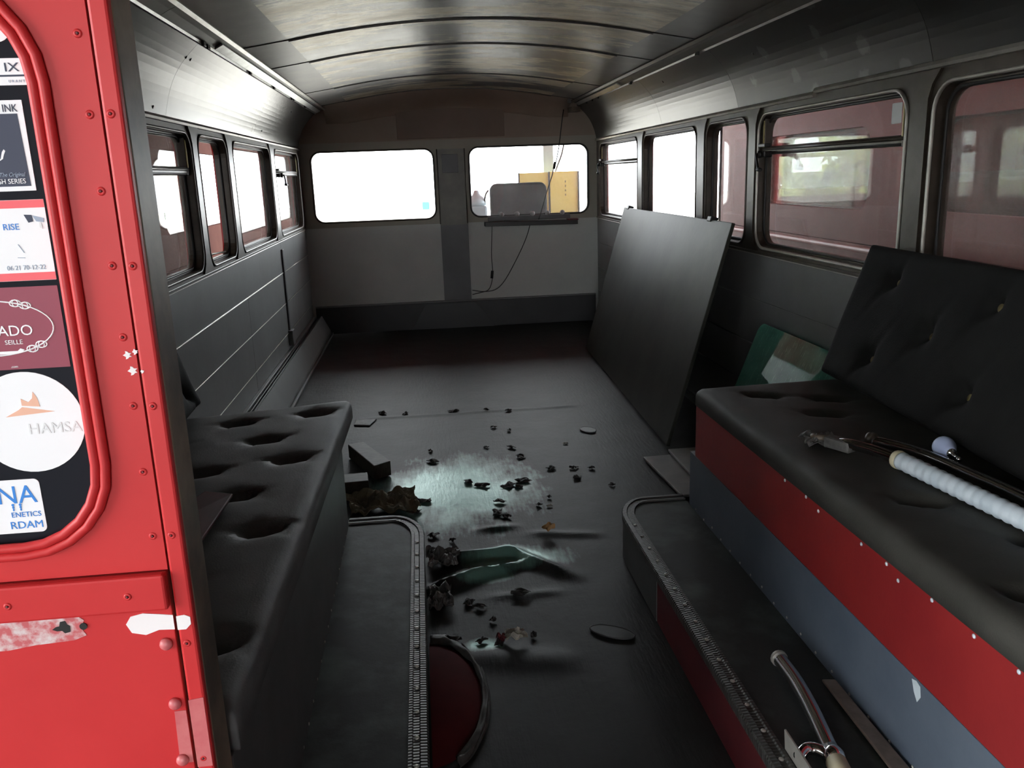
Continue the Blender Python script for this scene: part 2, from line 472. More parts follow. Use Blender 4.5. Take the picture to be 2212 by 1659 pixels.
def lathe(name, prof, base, axis, mat, parent=None, seg=16):
    """profile of (radius, height) turned about axis through base"""
    ax = Vector(axis).normalized()
    a = ax.cross(Vector((0, 0, 1)))
    if a.length < 1e-3: a = ax.cross(Vector((1, 0, 0)))
    a.normalize(); b = ax.cross(a)
    v, f = [], []
    for r, h in prof:
        for k in range(seg):
            t = 2 * math.pi * k / seg
            v.append(Vector(base) + ax * h + (a * math.cos(t) + b * math.sin(t)) * max(r, 1e-5))
    for i in range(len(prof) - 1):
        for k in range(seg):
            f.append((i * seg + k, i * seg + (k + 1) % seg, (i + 1) * seg + (k + 1) % seg, (i + 1) * seg + k))
    f.append(tuple(range(seg))); f.append(tuple(range((len(prof) - 1) * seg, len(prof) * seg)))
    return link_mesh(name, v, f, mat, parent, smooth=True)

def grid(name, nu, nv, fn, mat, parent=None, thick=0.0, smooth=True, mats=None):
    v = [fn(i / nu, j / nv) for j in range(nv + 1) for i in range(nu + 1)]
    w = nu + 1
    f = [(j * w + i, j * w + i + 1, (j + 1) * w + i + 1, (j + 1) * w + i) for j in range(nv) for i in range(nu)]
    o = link_mesh(name, v, f, mat, parent, smooth=smooth)
    if thick:
        md = o.modifiers.new('solid', 'SOLIDIFY'); md.thickness = thick; md.offset = 0
    return o

def text(name, s, x, y, z, size, mat, parent, align='RIGHT', depth=0.0003, shear=0.0, sx=1.0):
    """flat lettering facing the rear (-y); x is the aligned edge, z the baseline"""
    cu = bpy.data.curves.new(name, 'FONT')
    cu.body = s; cu.size = size; cu.align_x = align; cu.extrude = depth; cu.shear = shear; cu.resolution_u = 3
    to = bpy.data.objects.new(name, cu); COL.objects.link(to)
    dg = bpy.context.evaluated_depsgraph_get()
    me = bpy.data.meshes.new_from_object(to.evaluated_get(dg))
    COL.objects.unlink(to); bpy.data.objects.remove(to)
    vs = [(x + v.co.x * sx, y - v.co.z, z + v.co.y) for v in me.vertices]
    fs = [tuple(p.vertices) for p in me.polygons]
    bpy.data.meshes.remove(me)
    return link_mesh(name, vs, fs, mat, parent)

WX = 1.155          # half width of the saloon
YF = 6.80           # front wall
ST = 'structure'

# ------------------------------------------------------------------ the yard outside
g = box('ground', -40, 40, -30, 60, -0.75, -0.60, 'concrete', bevel=0)
sh = thing('shed', (0, -1.5, -0.6), 'unseen vehicle shed over the bus, shaped to dim the daylight', 'shed', kind='structure')  # inferred, out of view; roof and openings shaped to control the daylight
box('shed_roof', -11, 9, -9, 13.0, 4.9, 5.0, 'shed', sh, bevel=0)
box('shed_wall', 0.5, 9, -9.1, -9, -0.6, 4.9, 'shed', sh, bevel=0)
box('shed_wall', -11, 0.5, -9.1, -9, 2.5, 4.9, 'shed', sh, bevel=0)
box('shed_wall', -11, -3.6, -9.1, -9, -0.6, 2.5, 'shed', sh, bevel=0)
box('shed_wall', 8.9, 9, -9, 3.0, -0.6, 4.9, 'shed', sh, bevel=0)
box('shed_floor', -11, 9, -9, 12.5, -0.6, -0.585, 'shed', sh, bevel=0)  # dark floor added so the ground near the bus stays dim
for x in (-10.9, 8.8):
    box('shed_post', x, x + 0.15, 12.7, 12.85, -0.6, 4.9, 'shed', sh, bevel=0)
tag(g, 'pale concrete yard under and around the parked buses', 'ground', kind=ST)

# ------------------------------------------------------------------ floor
def bumpf(x, y, x0, y0, x1, y1, w, h, taper=0.05):
    d = Vector((x1 - x0, y1 - y0)); L = d.length; d /= L
    p = Vector((x - x0, y - y0)); t = p.dot(d); s = abs(p.x * -d.y + p.y * d.x)
    e = min(max((t + taper) / (2 * taper), 0), 1) * min(max((L - t + taper) / (2 * taper), 0), 1)
    return h * math.exp(-(s / w) ** 2) * e * e * (3 - 2 * e)

def floor_z(x, y):
    z = 0.003 * noise.noise((x * 2.2, y * 1.4, 3.1)) + 0.0012 * noise.noise((x * 9, y * 7, 1))
    z += bumpf(x, y, -0.25, 2.515, -0.02, 2.525, 0.022, 0.024) + bumpf(x, y, -0.04, 2.53, 0.13, 2.33, 0.026, 0.02, 0.08)
    z += bumpf(x, y, -0.30, 2.31, -0.14, 2.395, 0.020, 0.026) + bumpf(x, y, -0.15, 2.395, 0.00, 2.43, 0.018, 0.018)
    z += bumpf(x, y, -0.12, 2.72, 0.0, 2.73, 0.022, 0.011) + bumpf(x, y, 0.05, 2.66, 0.27, 2.61, 0.022, 0.008)
    z += bumpf(x, y, -0.12, 2.235, 0.08, 2.235, 0.02, 0.006) + bumpf(x, y, -0.22, 1.93, 0.05, 1.87, 0.05, 0.010)
    z += bumpf(x, y, -0.6, 4.22, 0.5, 4.22, 0.015, 0.005)
    return z

FX0, FX1, FY0, FY1 = -1.06, 1.10, 0.60, 6.79
NXF, NYF = 150, 430
fl = grid('floor', NXF, NYF, lambda a, b: (FX0 + (FX1 - FX0) * a, FY0 + (FY1 - FY0) * b, floor_z(FX0 + (FX1 - FX0) * a, FY0 + (FY1 - FY0) * b)), 'floor')
tag(fl, 'black lino saloon floor with wrinkles and worn green patches', 'floor', kind=ST)
box('sub_floor', -1.25, 1.25, 0.60, 6.85, -0.12, -0.012, 'dark_riser', fl)
box('platform_deck', -1.25, 1.25, -0.75, 0.60, -0.36, -0.28, 'dark_riser', fl)
box('step_riser', -1.25, 1.25, 0.585, 0.60, -0.30, -0.004, 'dark_riser', fl)

# ------------------------------------------------------------------ side walls and windows
BAYS = [(0.97, 2.35), (2.35, 3.635), (3.635, 4.29), (4.29, 5.51), (5.51, 6.80)]
OPEN = {-1: [(1.04, 2.29), (2.42, 3.575), (3.70, 4.225), (4.37, 5.425), (5.60, 6.67)],
        1: [(1.04, 2.275), (2.415, 3.50), (3.63, 4.155), (4.315, 5.345), (5.50, 6.65)]}
Z0, Z1 = 0.865, 1.392
ZR0, ZR1 = 0.832, 1.437
wall = {}
for s, side in ((-1, 'left'), (1, 'right')):
    X = s * WX
    a, b = sorted((X + s * 0.02, X + s * 0.095))
    w = box('wall_' + side, a, b, 0.965, YF, -0.12, ZR0, 'wall', bevel=0)
    tag(w, 'grey panelled %s side wall of the bus saloon below the windows' % ('nearside left' if s < 0 else 'offside right'), 'wall', kind=ST)
    wall[s] = w
    # lower panels, one object per panel, joints open between them
    zb = [0.012, 0.248, 0.438, 0.634, 0.828]
    ysp = [0.97, 2.35, 4.372, 5.535, 6.795]
    for i in range(4):
        ys = ysp if i < 3 else [0.97, 2.35, 5.535, 6.795]
        for j in range(len(ys) - 1):
            x0, x1 = sorted((X, X + s * 0.021))
            box('wall_panel', x0, x1, ys[j] + 0.0015, ys[j + 1] - 0.0015, zb[i] + 0.002, zb[i + 1] - 0.002, 'wall', w, bevel=0.002)
    for i, zz in enumerate(zb[1:4]):
        r = (0.0022 if i < 2 else 0.0038) * (1 if s < 0 else 0.5)
        tm = 'trim' if s < 0 else 'wall'
        tube('seam_trim', [(X - s * 0.001, 0.98, zz), (X - s * 0.001, 5.53, zz)], r, tm, w, seg=6)
        tube('seam_trim', [(X - s * 0.001, 5.56, zz), (X - s * 0.001, 6.79, zz)], r * 0.7, tm, w, seg=6)
    # sill rails and window surrounds
    x0, x1 = sorted((X - s * 0.006, X + s * 0.03))
    box('sill_rail', x0, x1, 0.97, 5.53, 0.830, 0.842, 'frame', w, bevel=0.002)
    box('sill_rail', x0, x1, 5.54, 6.795, 0.830, 0.842, 'frame', w, bevel=0.002)
    tube('sill_bead', [(X - s * 0.004, 0.98, 0.829), (X - s * 0.004, 6.79, 0.829)], 0.0025, 'trim', w, seg=6)
    for (b0, b1), (o0, o1) in zip(BAYS, OPEN[s]):
        inn = rrect(o0, o1, Z0, Z1, 0.075)
        ring('window_surround', orect(b0, b1, 0.842, ZR1, inn), inn, X, X + s * 0.028, SIDE, 'frame', w)
        inn2 = rrect(o0 - 0.025, o1 + 0.025, Z0 - 0.02, Z1 + 0.02, 0.09)
        ring('outer_skin', orect(b0, b1, 0.80, 1.50, inn2), inn2, X + s * 0.050, X + s * 0.065, SIDE, 'red', w)
        # small mouldings along each pillar
    for (o0, o1), (p0, p1) in zip(OPEN[s][:-1], OPEN[s][1:]):
        m = (o1 + p0) / 2; hw = max((p0 - o1) / 2 - 0.028, 0.018)
        pts = []
        for t in [i / 16 for i in range(17)]:
            z = 0.845 + t * 0.588
            fl_ = 0.05 * max(0, (abs(t - 0.5) * 2 - 0.72) / 0.28) ** 2
            pts.append((z, hw + fl_))
        loop = [(m + h, z) for z, h in pts] + [(m - h, z) for z, h in pts[::-1]]
        sheet('pillar', loop, X - s * 0.009, X + s * 0.004, SIDE, 'frame', w)

wn = [0]
def window(s, idx, label, glass='glass', drop=False, handle=None, bead='frame'):
    wn[0] += 1
    o0, o1 = OPEN[s][idx]
    X = s * WX
    t = thing('window_%d' % wn[0], (X + s * 0.04, (o0 + o1) / 2, Z0), label, 'window', kind=ST)
    out = rrect(o0 - 0.004, o1 + 0.004, Z0 - 0.004, Z1 + 0.004, 0.078)
    inn = rrect(o0 + 0.012, o1 - 0.012, Z0 + 0.012, Z1 - 0.012, 0.066)
    ring('frame', out, inn, X + s * 0.028, X + s * 0.050, SIDE, 'frame', t)
    loop_tube('gasket', rrect(o0 - 0.006, o1 + 0.006, Z0 - 0.006, Z1 + 0.006, 0.08), X - s * 0.003, 0.006, SIDE, bead, t)
    loop_tube('inner_bead', rrect(o0 + 0.009, o1 - 0.009, Z0 + 0.009, Z1 - 0.009, 0.069), X + s * 0.028, 0.005, SIDE, 'rubber', t)
    if not drop:
        if glass:
            p = sheet('pane', rrect(o0 + 0.012, o1 - 0.012, Z0 + 0.010, Z1 - 0.010, 0.066), X + s * 0.040, X + s * 0.044, SIDE, glass, t)
    else:
        zt = 1.255
        sheet('pane', rrect(o0 + 0.012, o1 - 0.012, Z0 + 0.010, zt + 0.006, 0.05), X + s * 0.040, X + s * 0.044, SIDE, glass, t)
        sheet('drop_pane', rrect(o0 + 0.012, o1 - 0.012, zt - 0.01, Z1 - 0.010, 0.05), X + s * 0.034, X + s * 0.038, SIDE, glass, t)
        x0, x1 = sorted((X + s * 0.010, X + s * 0.046))
        br = box('transom_bar', x0, x1, o0 + 0.01, o1 - 0.01, zt - 0.018, zt + 0.014, 'frame', t, bevel=0.004)
        tube('bar_lip', [(X + s * 0.010, o0 + 0.02, zt + 0.004), (X + s * 0.010, o1 - 0.02, zt + 0.004)], 0.006, 'frame', br, seg=8)
        tube('bar_lip', [(X + s * 0.012, o0 + 0.02, zt - 0.012), (X + s * 0.012, o1 - 0.02, zt - 0.012)], 0.004, 'rubber', br, seg=8)
        for yy, sg in ((o0 + 0.02, 1), (o1 - 0.02, -1)):
            x0, x1 = sorted((X + s * 0.008, X + s * 0.04))
            box('guide_channel', x0, x1, yy - 0.014, yy + 0.014, zt - 0.02, Z1 - 0.012, 'frame', t, bevel=0.002)
            gch = box('guide_strip', *sorted((X + s * 0.004, X + s * 0.009)), yy + sg * 0.002, yy + sg * 0.010, zt + 0.01, Z1 - 0.02, 'brass', t, bevel=0.001)
        if handle is not None:
            hy, dr = handle
            h = box('winder_bracket', *sorted((X - s * 0.022, X + s * 0.012)), hy - 0.035, hy + 0.035, zt - 0.028, zt - 0.004, 'black', t, bevel=0.004)
            tube('winder_crank', [(X - s * 0.028, hy, zt - 0.016), (X - s * 0.040, hy, zt - 0.018), (X - s * 0.044, hy + dr * 0.018, zt - 0.05), (X - s * 0.042, hy + dr * 0.028, zt - 0.075)], 0.005, 'black', h, seg=8, smooth_pts=4)
            tube('winder_knob', [(X - s * 0.042, hy + dr * 0.02, zt - 0.075), (X - s * 0.046, hy + dr * 0.06, zt - 0.077)], 0.008, 'black', h, seg=10)
            lathe('winder_hub', [(0.001, 0), (0.015, 0.001), (0.015, 0.012), (0.004, 0.016)], (X - s * 0.020, hy, zt - 0.016), (-s, 0, 0), 'black', h)
            box('top_latch', *sorted((X - s * 0.016, X + s * 0.01)), hy - 0.02, hy + 0.05, zt + 0.012, zt + 0.026, 'black', h, bevel=0.003)
    return t

window(-1, 0, 'left side window hidden behind the red rear partition', 'glass_dirty')
window(-1, 1, 'left wind-down window nearest the red partition, with a cross bar', 'glass_dirty', drop=True)
w_np = window(-1, 2, 'narrow left window opening without glass between two pillars', None)
window(-1, 3, 'left fixed window, second from the front bulkhead', 'glass')
window(-1, 4, 'left wind-down window with crank next to the front bulkhead', 'glass', drop=True, handle=(5.69, 1))
window(1, 0, 'large right window above the tufted backrest, nearest the camera', 'glass_dirty', bead='trim')
window(1, 1, 'right wind-down window with black crank and dark cross bar, facing the red bus', 'glass_dirty', drop=True, handle=(3.43, -1), bead='trim')
window(1, 2, 'narrow right window between the leaning board and the wind-down window', 'glass')
window(1, 3, 'right fixed window over the leaning grey board, blown out white', 'glass_clean')
window(1, 4, 'right wind-down window with crank beside the front bulkhead', 'glass_clean', drop=True, handle=(6.59, -1))
# little white sticker on the drop pane of the right wind-down window
st = sheet('paper_tab', rrect(2.500, 2.555, 1.305, 1.365, 0.004), WX + 0.0325, WX + 0.0335, SIDE, 'paper')
tag(st, 'small white paper tab stuck high on the right wind-down window', 'sticker')
# broken glass remains in the empty window
tube('glass_shard', [(-WX - 0.040, 3.74, 0.905), (-WX - 0.040, 4.18, 0.885)], 0.004, 'trim', w_np, seg=5)
# dark vertical cover strip on the left wall
tag(box('cover_strip', -WX, -WX + 0.012, 5.515, 5.555, 0.262, 0.782, 'front_dark', wall[-1]), 'dark vertical cover strip')
box('cover_strip_foot', -WX, -WX + 0.03, 5.49, 5.58, 0.165, 0.262, 'wall', wall[-1])

# left heater duct along the wall foot
dt = thing('baseboard_left', (-1.1, 4.6, 0), 'grey heater duct with dark slots along the foot of the left wall', 'duct', kind=ST)
box('duct_back', -1.154, -1.132, 2.5, 6.76, 0.0, 0.150, 'front_dark', dt)
for x0, x1, zz in ((-1.128, -1.120, 0.14), (-1.112, -1.104, 0.14)):
    box('slot_rib', x0, x1, 2.5, 6.76, 0.0, zz, 'dark_riser', dt, bevel=0.002)
prism('duct_face', [(-1.094, 0.0), (-1.094, 0.150), (-1.086, 0.152), (-1.026, 0.03), (-1.02, 0.0)], 2.5, 6.76, 'wall', dt)
box('duct_strip', -1.02, -1.005, 2.5, 6.76, 0.0, 0.018, 'front_dark', dt)

# ------------------------------------------------------------------ front wall
wf = thing('wall_front', (0, YF + 0.03, 0), 'front bulkhead with two rounded windows into the cab', 'wall', kind=ST)
FW = [(-1.068, -0.138), (0.146, 1.080)]
FZ0, FZ1 = 0.878, 1.402
for (o0, o1), (b0, b1) in zip(FW, ((-1.25, 0.0), (0.0, 1.25))):
    inn = rrect(o0, o1, FZ0, FZ1, 0.07)
    ring('bulkhead_panel', orect(b0, b1, 0.832, 1.47, inn), inn, YF, YF + 0.04, FRONT, 'front_olive', wf)
for b0, b1 in ((-1.25, -0.106), (0.112, 1.25)):
    box('lower_panel', b0, b1, YF, YF + 0.04, 0.0, 0.832, 'front', wf, bevel=0)
box('upper_panel', -1.25, 1.25, YF, YF + 0.04, 1.470, 2.0, 'brown', wf, bevel=0)
box('destination_cover', -0.402, 0.428, YF - 0.012, YF, 1.482, 1.80, 'brown_dark', wf)
box('centre_strip_lower', -0.106, 0.112, YF - 0.014, YF + 0.04, 0.0, 0.820, 'front_dark', wf, bevel=0)
box('centre_strip_upper', -0.106, 0.112, YF - 0.014, YF + 0.04, 0.820, 1.40, 'trunk', wf, bevel=0)
for x in (-0.106, 0.108):
    tube('strip_bead', [(x, YF - 0.016, 0.83), (x, YF - 0.016, 1.40)], 0.005, 'frame', wf, seg=6)
box('notice_plate', -0.07, 0.055, YF - 0.018, YF - 0.014, 1.22, 1.36, 'front_dark', wf)
kb = thing('baseboard_front', (0, YF - 0.02, 0), 'dark kick board along the foot of the front bulkhead', 'baseboard', kind=ST)
box('kick_board', -1.13, 1.13, YF - 0.035, YF, 0.0, 0.212, 'kick', kb)
box('kick_ledge', -1.13, 1.13, YF - 0.04, YF, 0.213, 0.223, 'wall', kb, bevel=0.002)
prism('dark_trapezoid_stain', [(-0.38, 0.0), (-0.26, 0.2), (0.14, 0.2), (0.26, 0.06), (0.30, 0.0)], YF - 0.041, YF - 0.035, 'black', kb)  # thin black patch for the dark stain on the kick board
for i, (o0, o1) in enumerate(FW):
    wn[0] += 1
    t = thing('window_%d' % wn[0], ((o0 + o1) / 2, YF + 0.02, FZ0), ('left front bulkhead window, glaring white' if i == 0 else 'right front bulkhead window looking into the driver cab'), 'window', kind=ST)
    loop_tube('gasket', rrect(o0 - 0.004, o1 + 0.004, FZ0 - 0.004, FZ1 + 0.004, 0.074), YF - 0.002, 0.008, FRONT, 'frame' if i == 0 else 'rubber', t)
    sheet('pane', rrect(o0 - 0.002, o1 + 0.002, FZ0 - 0.002, FZ1 + 0.002, 0.07), YF + 0.020, YF + 0.024, FRONT, 'glass_clean', t)

fs = sheet('sticker', rrect(-0.24, -0.185, 0.945, 1.005, 0.008), YF + 0.017, YF + 0.0195, FRONT, 'faded_cyan')
tag(fs, 'small faded cyan transfer low on the left front window', 'sticker')

# ------------------------------------------------------------------ ceiling, coves, trunking
def cz(x):                      # underside of the arched ceiling panels
    return 1.812 - 0.07 * (x / 0.74) ** 2
cl = thing('ceiling', (0, 3.5, 1.81), 'arched ceiling of worn varnished panels with dark ribs', 'ceiling', kind=ST)
YR = [-0.60, 1.0, 2.36, 3.64, 4.295, 5.515, 6.42]
arch = [(-0.74 + 1.48 * i / 20) for i in range(21)]
for y0, y1 in zip(YR[:-1], YR[1:]):
    prism('ceiling_panel', [(x, cz(x)) for x in arch] + [(x, cz(x) + 0.02) for x in arch[::-1]], y0 + 0.004, y1 - 0.004, 'ceiling', cl)
for y in YR[1:]:
    prism('ceiling_rib', [(x, cz(x) - 0.0035) for x in arch] + [(x, cz(x) + 0.02) for x in arch[::-1]], y - 0.006, y + 0.006, 'black', cl)
    prism('rib_bead', [(x, cz(x) - 0.006) for x in arch] + [(x, cz(x) - 0.002) for x in arch[::-1]], y + 0.006, y + 0.013, 'frame', cl)
    for s in (-1, 1):
        prism('rib_end', [(s * 0.735, 1.740), (s * 0.925, 1.710), (s * 0.925, 1.735), (s * 0.735, 1.755)], y - 0.006, y + 0.006, 'black', cl)
# front curve of the ceiling down to the bulkhead
def fcurve(a, b):
    x = -0.93 + 1.86 * a
    top = cz(max(min(x, 0.74), -0.74)) - (0.0 if abs(x) < 0.74 else 0.0)
    t = b * math.pi / 2
    return (x, 6.424 + 0.372 * math.sin(t), top - 0.13 * (1 - math.cos(t)))
grid('front_ceiling_curve', 24, 10, fcurve, 'brown', cl, thick=0.008)
for s, side in ((-1, 'left'), (1, 'right')):
    # edge strip between arch and trunking
    for y0, y1 in zip(YR[:-1], YR[1:]):
        prism('edge_panel', [(s * 0.74, 1.742), (s * 0.93, 1.712), (s * 0.93, 1.752), (s * 0.74, 1.765)], y0 + 0.003, y1 - 0.003, 'trunk', cl)
    # cove panels
    cv = []
    for i in range(13):
        t = i / 12
        x = WX - 0.155 * t; z = 1.437 + 0.258 * t
        bu = 0.030 * math.sin(math.pi * t)
        cv.append((s * (x + bu * 0.86), z + bu * 0.52))
    line = cv if s > 0 else cv
    segs = [(0.97, 3.3, 'cove'), (3.3, 6.795, 'cove')] if s < 0 else [(-0.30, 2.30, 'cove_shaded'), (2.30, 3.75, 'cove_stain'), (3.75, 4.95, 'cove_shaded'), (4.95, 6.795, 'cove_shaded')]
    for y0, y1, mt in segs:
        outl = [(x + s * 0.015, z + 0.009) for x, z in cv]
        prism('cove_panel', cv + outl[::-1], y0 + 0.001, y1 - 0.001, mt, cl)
    # screws on the cove
    sp = ((2.99, 0.12), (3.14, 0.12), (5.9, 0.78), (5.2, 0.22), (3.3, 0.80), (3.36, 0.80)) if s < 0 else ((3.4, 0.72), (4.6, 0.75), (5.0, 0.06))
    for y, t in sp:
        k = int(t * 12); x, z = cv[k]
        lathe('cove_screw', [(0.006, -0.002), (0.006, 0.002), (0.001, 0.003)], (x, y, z), (-s * 0.86, 0, -0.5), 'black', cl, seg=8)
    # moulding at the cove foot
    tn = 'trim_1' if s < 0 else 'trim_2'
    tr = thing(tn, (s * WX, 3.9, 1.43), 'moulding under the %s cove above the side windows' % side, 'moulding', kind=ST)
    for y0, y1 in ((0.97, 4.5), (4.5, 6.795)) if s < 0 else ((-0.30, 3.0), (3.0, 6.795)):
        dz = 0.012 if (s > 0 and y0 < 1) else 0.0
        prism('moulding', [(s * (WX + 0.01), 1.422 + dz), (s * (WX - 0.012), 1.424 + dz), (s * (WX - 0.016), 1.432 + dz), (s * (WX - 0.010), 1.442 + dz), (s * (WX + 0.01), 1.446 + dz)], y0 + 0.002, y1 - 0.002, 'trim' if s > 0 else 'frame', tr)
    # light trunking
    tk = thing('trim_3' if s < 0 else 'trim_4', (s * 0.96, 3.9, 1.69), 'aluminium lamp trunking run along the %s edge of the ceiling' % side, 'trunking', kind=ST)
    yend = 6.62 if s > 0 else 6.68
    yst = [1.0, 2.75, yend] if s < 0 else [-0.30, 2.6, 4.9, yend]
    for y0, y1 in zip(yst[:-1], yst[1:]):
        prism('trunk_body', [(s * 1.005, 1.688), (s * 0.985, 1.684), (s * 0.955, 1.700), (s * 0.925, 1.712), (s * 0.915, 1.745), (s * 1.02, 1.745)], y0 + 0.001, y1 - 0.001, 'trunk', tk)
    prism('lower_lip', [(s * 1.008, 1.694), (s * 1.006, 1.682), (s * 0.988, 1.676), (s * 0.984, 1.684)], yst[0], yend, 'silver' if s < 0 else 'frame', tk)
    prism('cover_strip', [(s * 0.978, 1.683), (s * 0.975, 1.679), (s * 0.945, 1.694), (s * 0.948, 1.700)], 3.4 if s < 0 else 5.2, yend - 0.05, 'silver', tk)
    prism('upper_bead', [(s * 0.930, 1.704), (s * 0.922, 1.698), (s * 0.912, 1.708), (s * 0.916, 1.716)], yst[0], yend, 'trim' if s < 0 else 'frame', tk)
    for y in ((3.25, 3.31, 4.1, 4.75, 5.4, 5.46, 6.0) if s < 0 else (3.8, 5.0, 5.9, 6.1, 6.3)):
        box('lamp_clip', *sorted((s * 0.985, s * 0.975)), y - 0.018, y + 0.018, 1.668, 1.684, 'black', tk, bevel=0.002)
tag(obox('trunk_end_bracket', (0.955, 6.665, 1.655), (0.07, 0.10, 0.035), (0, 0, 0.15), 'edge_brown', tk), 'brown bent end bracket')
box('trunk_end_block', 0.895, 0.925, 6.56, 6.62, 1.70, 1.74, 'wall', tk)
# upper deck above the saloon and platform
ud = box('upper_deck', -1.25, 1.25, -0.90, 8.3, 1.87, 3.75, 'red', bevel=0)
tag(ud, 'underside slab of the upper deck above saloon and platform', 'deck', kind=ST)
for s in (-1, 1):
    box('deck_valance', *sorted((s * 1.19, s * 1.25)), 0.97 if s < 0 else -0.3, 6.84, 1.44, 1.87, 'red', ud, bevel=0)
box('stair_panel', 1.16, 1.25, -0.90, 0.965, -0.3, 1.5, 'wall', ud, bevel=0)
box('stair_side', 0.40, 0.44, -0.90, 0.30, -0.3, 1.87, 'wall', ud, bevel=0)
box('rear_panel', -0.10, 1.25, -0.95, -0.90, -0.3, 1.87, 'red', ud, bevel=0)

# ------------------------------------------------------------------ rear partition, red outside skin with stickered window
PY = 0.90
wr = thing('wall_rear', (-0.85, PY + 0.03, 0), 'red rear partition with rounded stickered window at the left', 'wall', kind=ST)
PW = (-1.13, -0.627, 0.828, 1.385)
inn = rrect(PW[0], PW[1], PW[2], PW[3], 0.085)
ring('upper_skin', orect(-1.25, -0.5665, 0.785, 1.85, inn), inn, PY, PY + 0.012, FRONT, 'red', wr)
box('lower_skin', -1.25, -0.5685, PY, PY + 0.012, -0.28, 0.7825, 'red', wr, bevel=0.001)
# folded edge strip
box('edge_strip', -0.5645, -0.5455, PY - 0.002, PY + 0.012, -0.28, 1.85, 'red', wr, bevel=0.003)
inn_b = rrect(PW[0] - 0.02, PW[1] + 0.01, PW[2] - 0.02, PW[3] + 0.02, 0.085)
ring('partition_core', orect(-1.155, -0.547, 0.0, 1.75, inn_b), inn_b, PY + 0.0125, PY + 0.062, FRONT, 'edge_brown', wr)
box('edge_capping', -0.552, -0.5445, PY + 0.008, PY + 0.068, -0.005, 1.75, 'edge_brown', wr, bevel=0.002)
# beading bar
bb = prism('beading_bar', [(-1.25, 0.7405), (-0.5685, 0.7405), (-0.5685, 0.7835), (-1.25, 0.7835)], PY - 0.012, PY, 'red', wr, bevel=0.003)
# rubber gasket painted red: two concentric beads
loop_tube('gasket_bead', rrect(PW[0] - 0.003, PW[1] + 0.003, PW[2] - 0.003, PW[3] + 0.003, 0.088), PY - 0.003, 0.0055, FRONT, 'red', wr, seg=8)
loop_tube('gasket_bead', rrect(PW[0] - 0.013, PW[1] + 0.013, PW[2] - 0.013, PW[3] + 0.013, 0.098), PY - 0.003, 0.0055, FRONT, 'red', wr, seg=8)
sheet('pane', rrect(PW[0] - 0.004, PW[1] + 0.004, PW[2] - 0.004, PW[3] + 0.004, 0.086), PY + 0.004, PY + 0.009, FRONT, 'blackened_pane', wr)
# pop rivets
proto = lathe('rivet', [(0.0046, 0.0), (0.0044, 0.0014), (0.0032, 0.0024), (0.0018, 0.0024), (0.0014, 0.0010), (0.0002, 0.0008)], (0, 0, 0), (0, -1, 0), 'red', wr, seg=14)
pc = lathe('rivet_pin', [(0.0014, 0.0), (0.0013, 0.0012), (0.0002, 0.0013)], (0, 0, 0), (0, -1, 0), 'maroon', proto, seg=8)
rz = [1.270 + 0.0745 * k - 0.0745 * 7 for k in range(9)]
spots = [(-0.577, z) for z in (1.344, 1.270, 1.197, 1.123, 1.049, 0.975, 0.901, 0.826, 0.693, 0.617, 0.541, 0.467, 0.39, 1.418, 1.49)]
spots += [(-0.5565, z) for z in (1.270, 1.122, 0.974, 0.826, 0.693, 0.541, 0.39, 1.418)]
spots += [(-0.735, 0.7615), (-0.609, 0.7615), (-0.86, 0.7615)]
for i, (x, z) in enumerate(spots):
    dy = -0.012 if 0.75 < z < 0.77 else (-0.002 if x > -0.56 else 0.0)
    o = proto if i == 0 else proto.copy()
    c = pc if i == 0 else pc.copy()
    if i:
        COL.objects.link(o); COL.objects.link(c); c.parent = o
    o.location = Vector((x, PY + dy, z - 0.0046)) - wr.location
    c.location = Vector((0, -0.0012, 0.0032))
for x, z in ((-0.5795, 0.6165), (-0.5805, 0.541), (-0.5795, 0.694)):
    lathe('dome_bolt', [(0.0075, 0.0), (0.0070, 0.0028), (0.0045, 0.0052), (0.0005, 0.0060)], (x, PY - 0.001, z), (0, -1, 0), 'patch', wr)
# scraped band, holes, filler patch and a lighter repaired patch
def blotch(name, pts, y, mat, parent, th=0.0008):
    return sheet(name, pts, y - th, y, FRONT, mat, parent)
sc_pts = [(-0.95, 0.737), (-0.80, 0.738), (-0.672, 0.7385), (-0.664, 0.732), (-0.668, 0.722), (-0.664, 0.713), (-0.678, 0.708), (-0.72, 0.706), (-0.75, 0.702), (-0.80, 0.703), (-0.95, 0.700)]
blotch('scraped_band', sc_pts, PY, 'scrape', wr)
blotch('ragged_hole', [(-0.699, 0.7235), (-0.695, 0.7262), (-0.691, 0.7268), (-0.6895, 0.7322), (-0.684, 0.7330), (-0.6825, 0.7285), (-0.6795, 0.7262), (-0.6802, 0.7192), (-0.686, 0.7180), (-0.6885, 0.7212), (-0.694, 0.7212)], PY - 0.0008, 'black', wr)
blotch('screw_hole', [(-0.6655 + 0.0042 * math.cos(a), 0.7245 + 0.0042 * math.sin(a)) for a in [i * math.pi / 6 for i in range(12)]], PY - 0.0008, 'black', wr)
blotch('filler_patch', [(-0.620, 0.722), (-0.614, 0.731), (-0.600, 0.734), (-0.580, 0.731), (-0.568, 0.729), (-0.568, 0.711), (-0.585, 0.712), (-0.600, 0.707), (-0.615, 0.711)], PY, 'filler', wr)
blotch('filler_patch', [(-0.5642, 0.728), (-0.555, 0.729), (-0.549, 0.726), (-0.549, 0.717), (-0.555, 0.711), (-0.5642, 0.711)], PY - 0.002, 'filler', wr)
blotch('repaired_patch', [(-0.582, 0.606), (-0.5688, 0.606), (-0.5688, 0.536), (-0.584, 0.536)], PY, 'patch', wr)
blotch('repaired_patch', [(-0.5642, 0.620), (-0.547, 0.622), (-0.547, 0.53), (-0.5642, 0.53)], PY - 0.002, 'patch', wr)
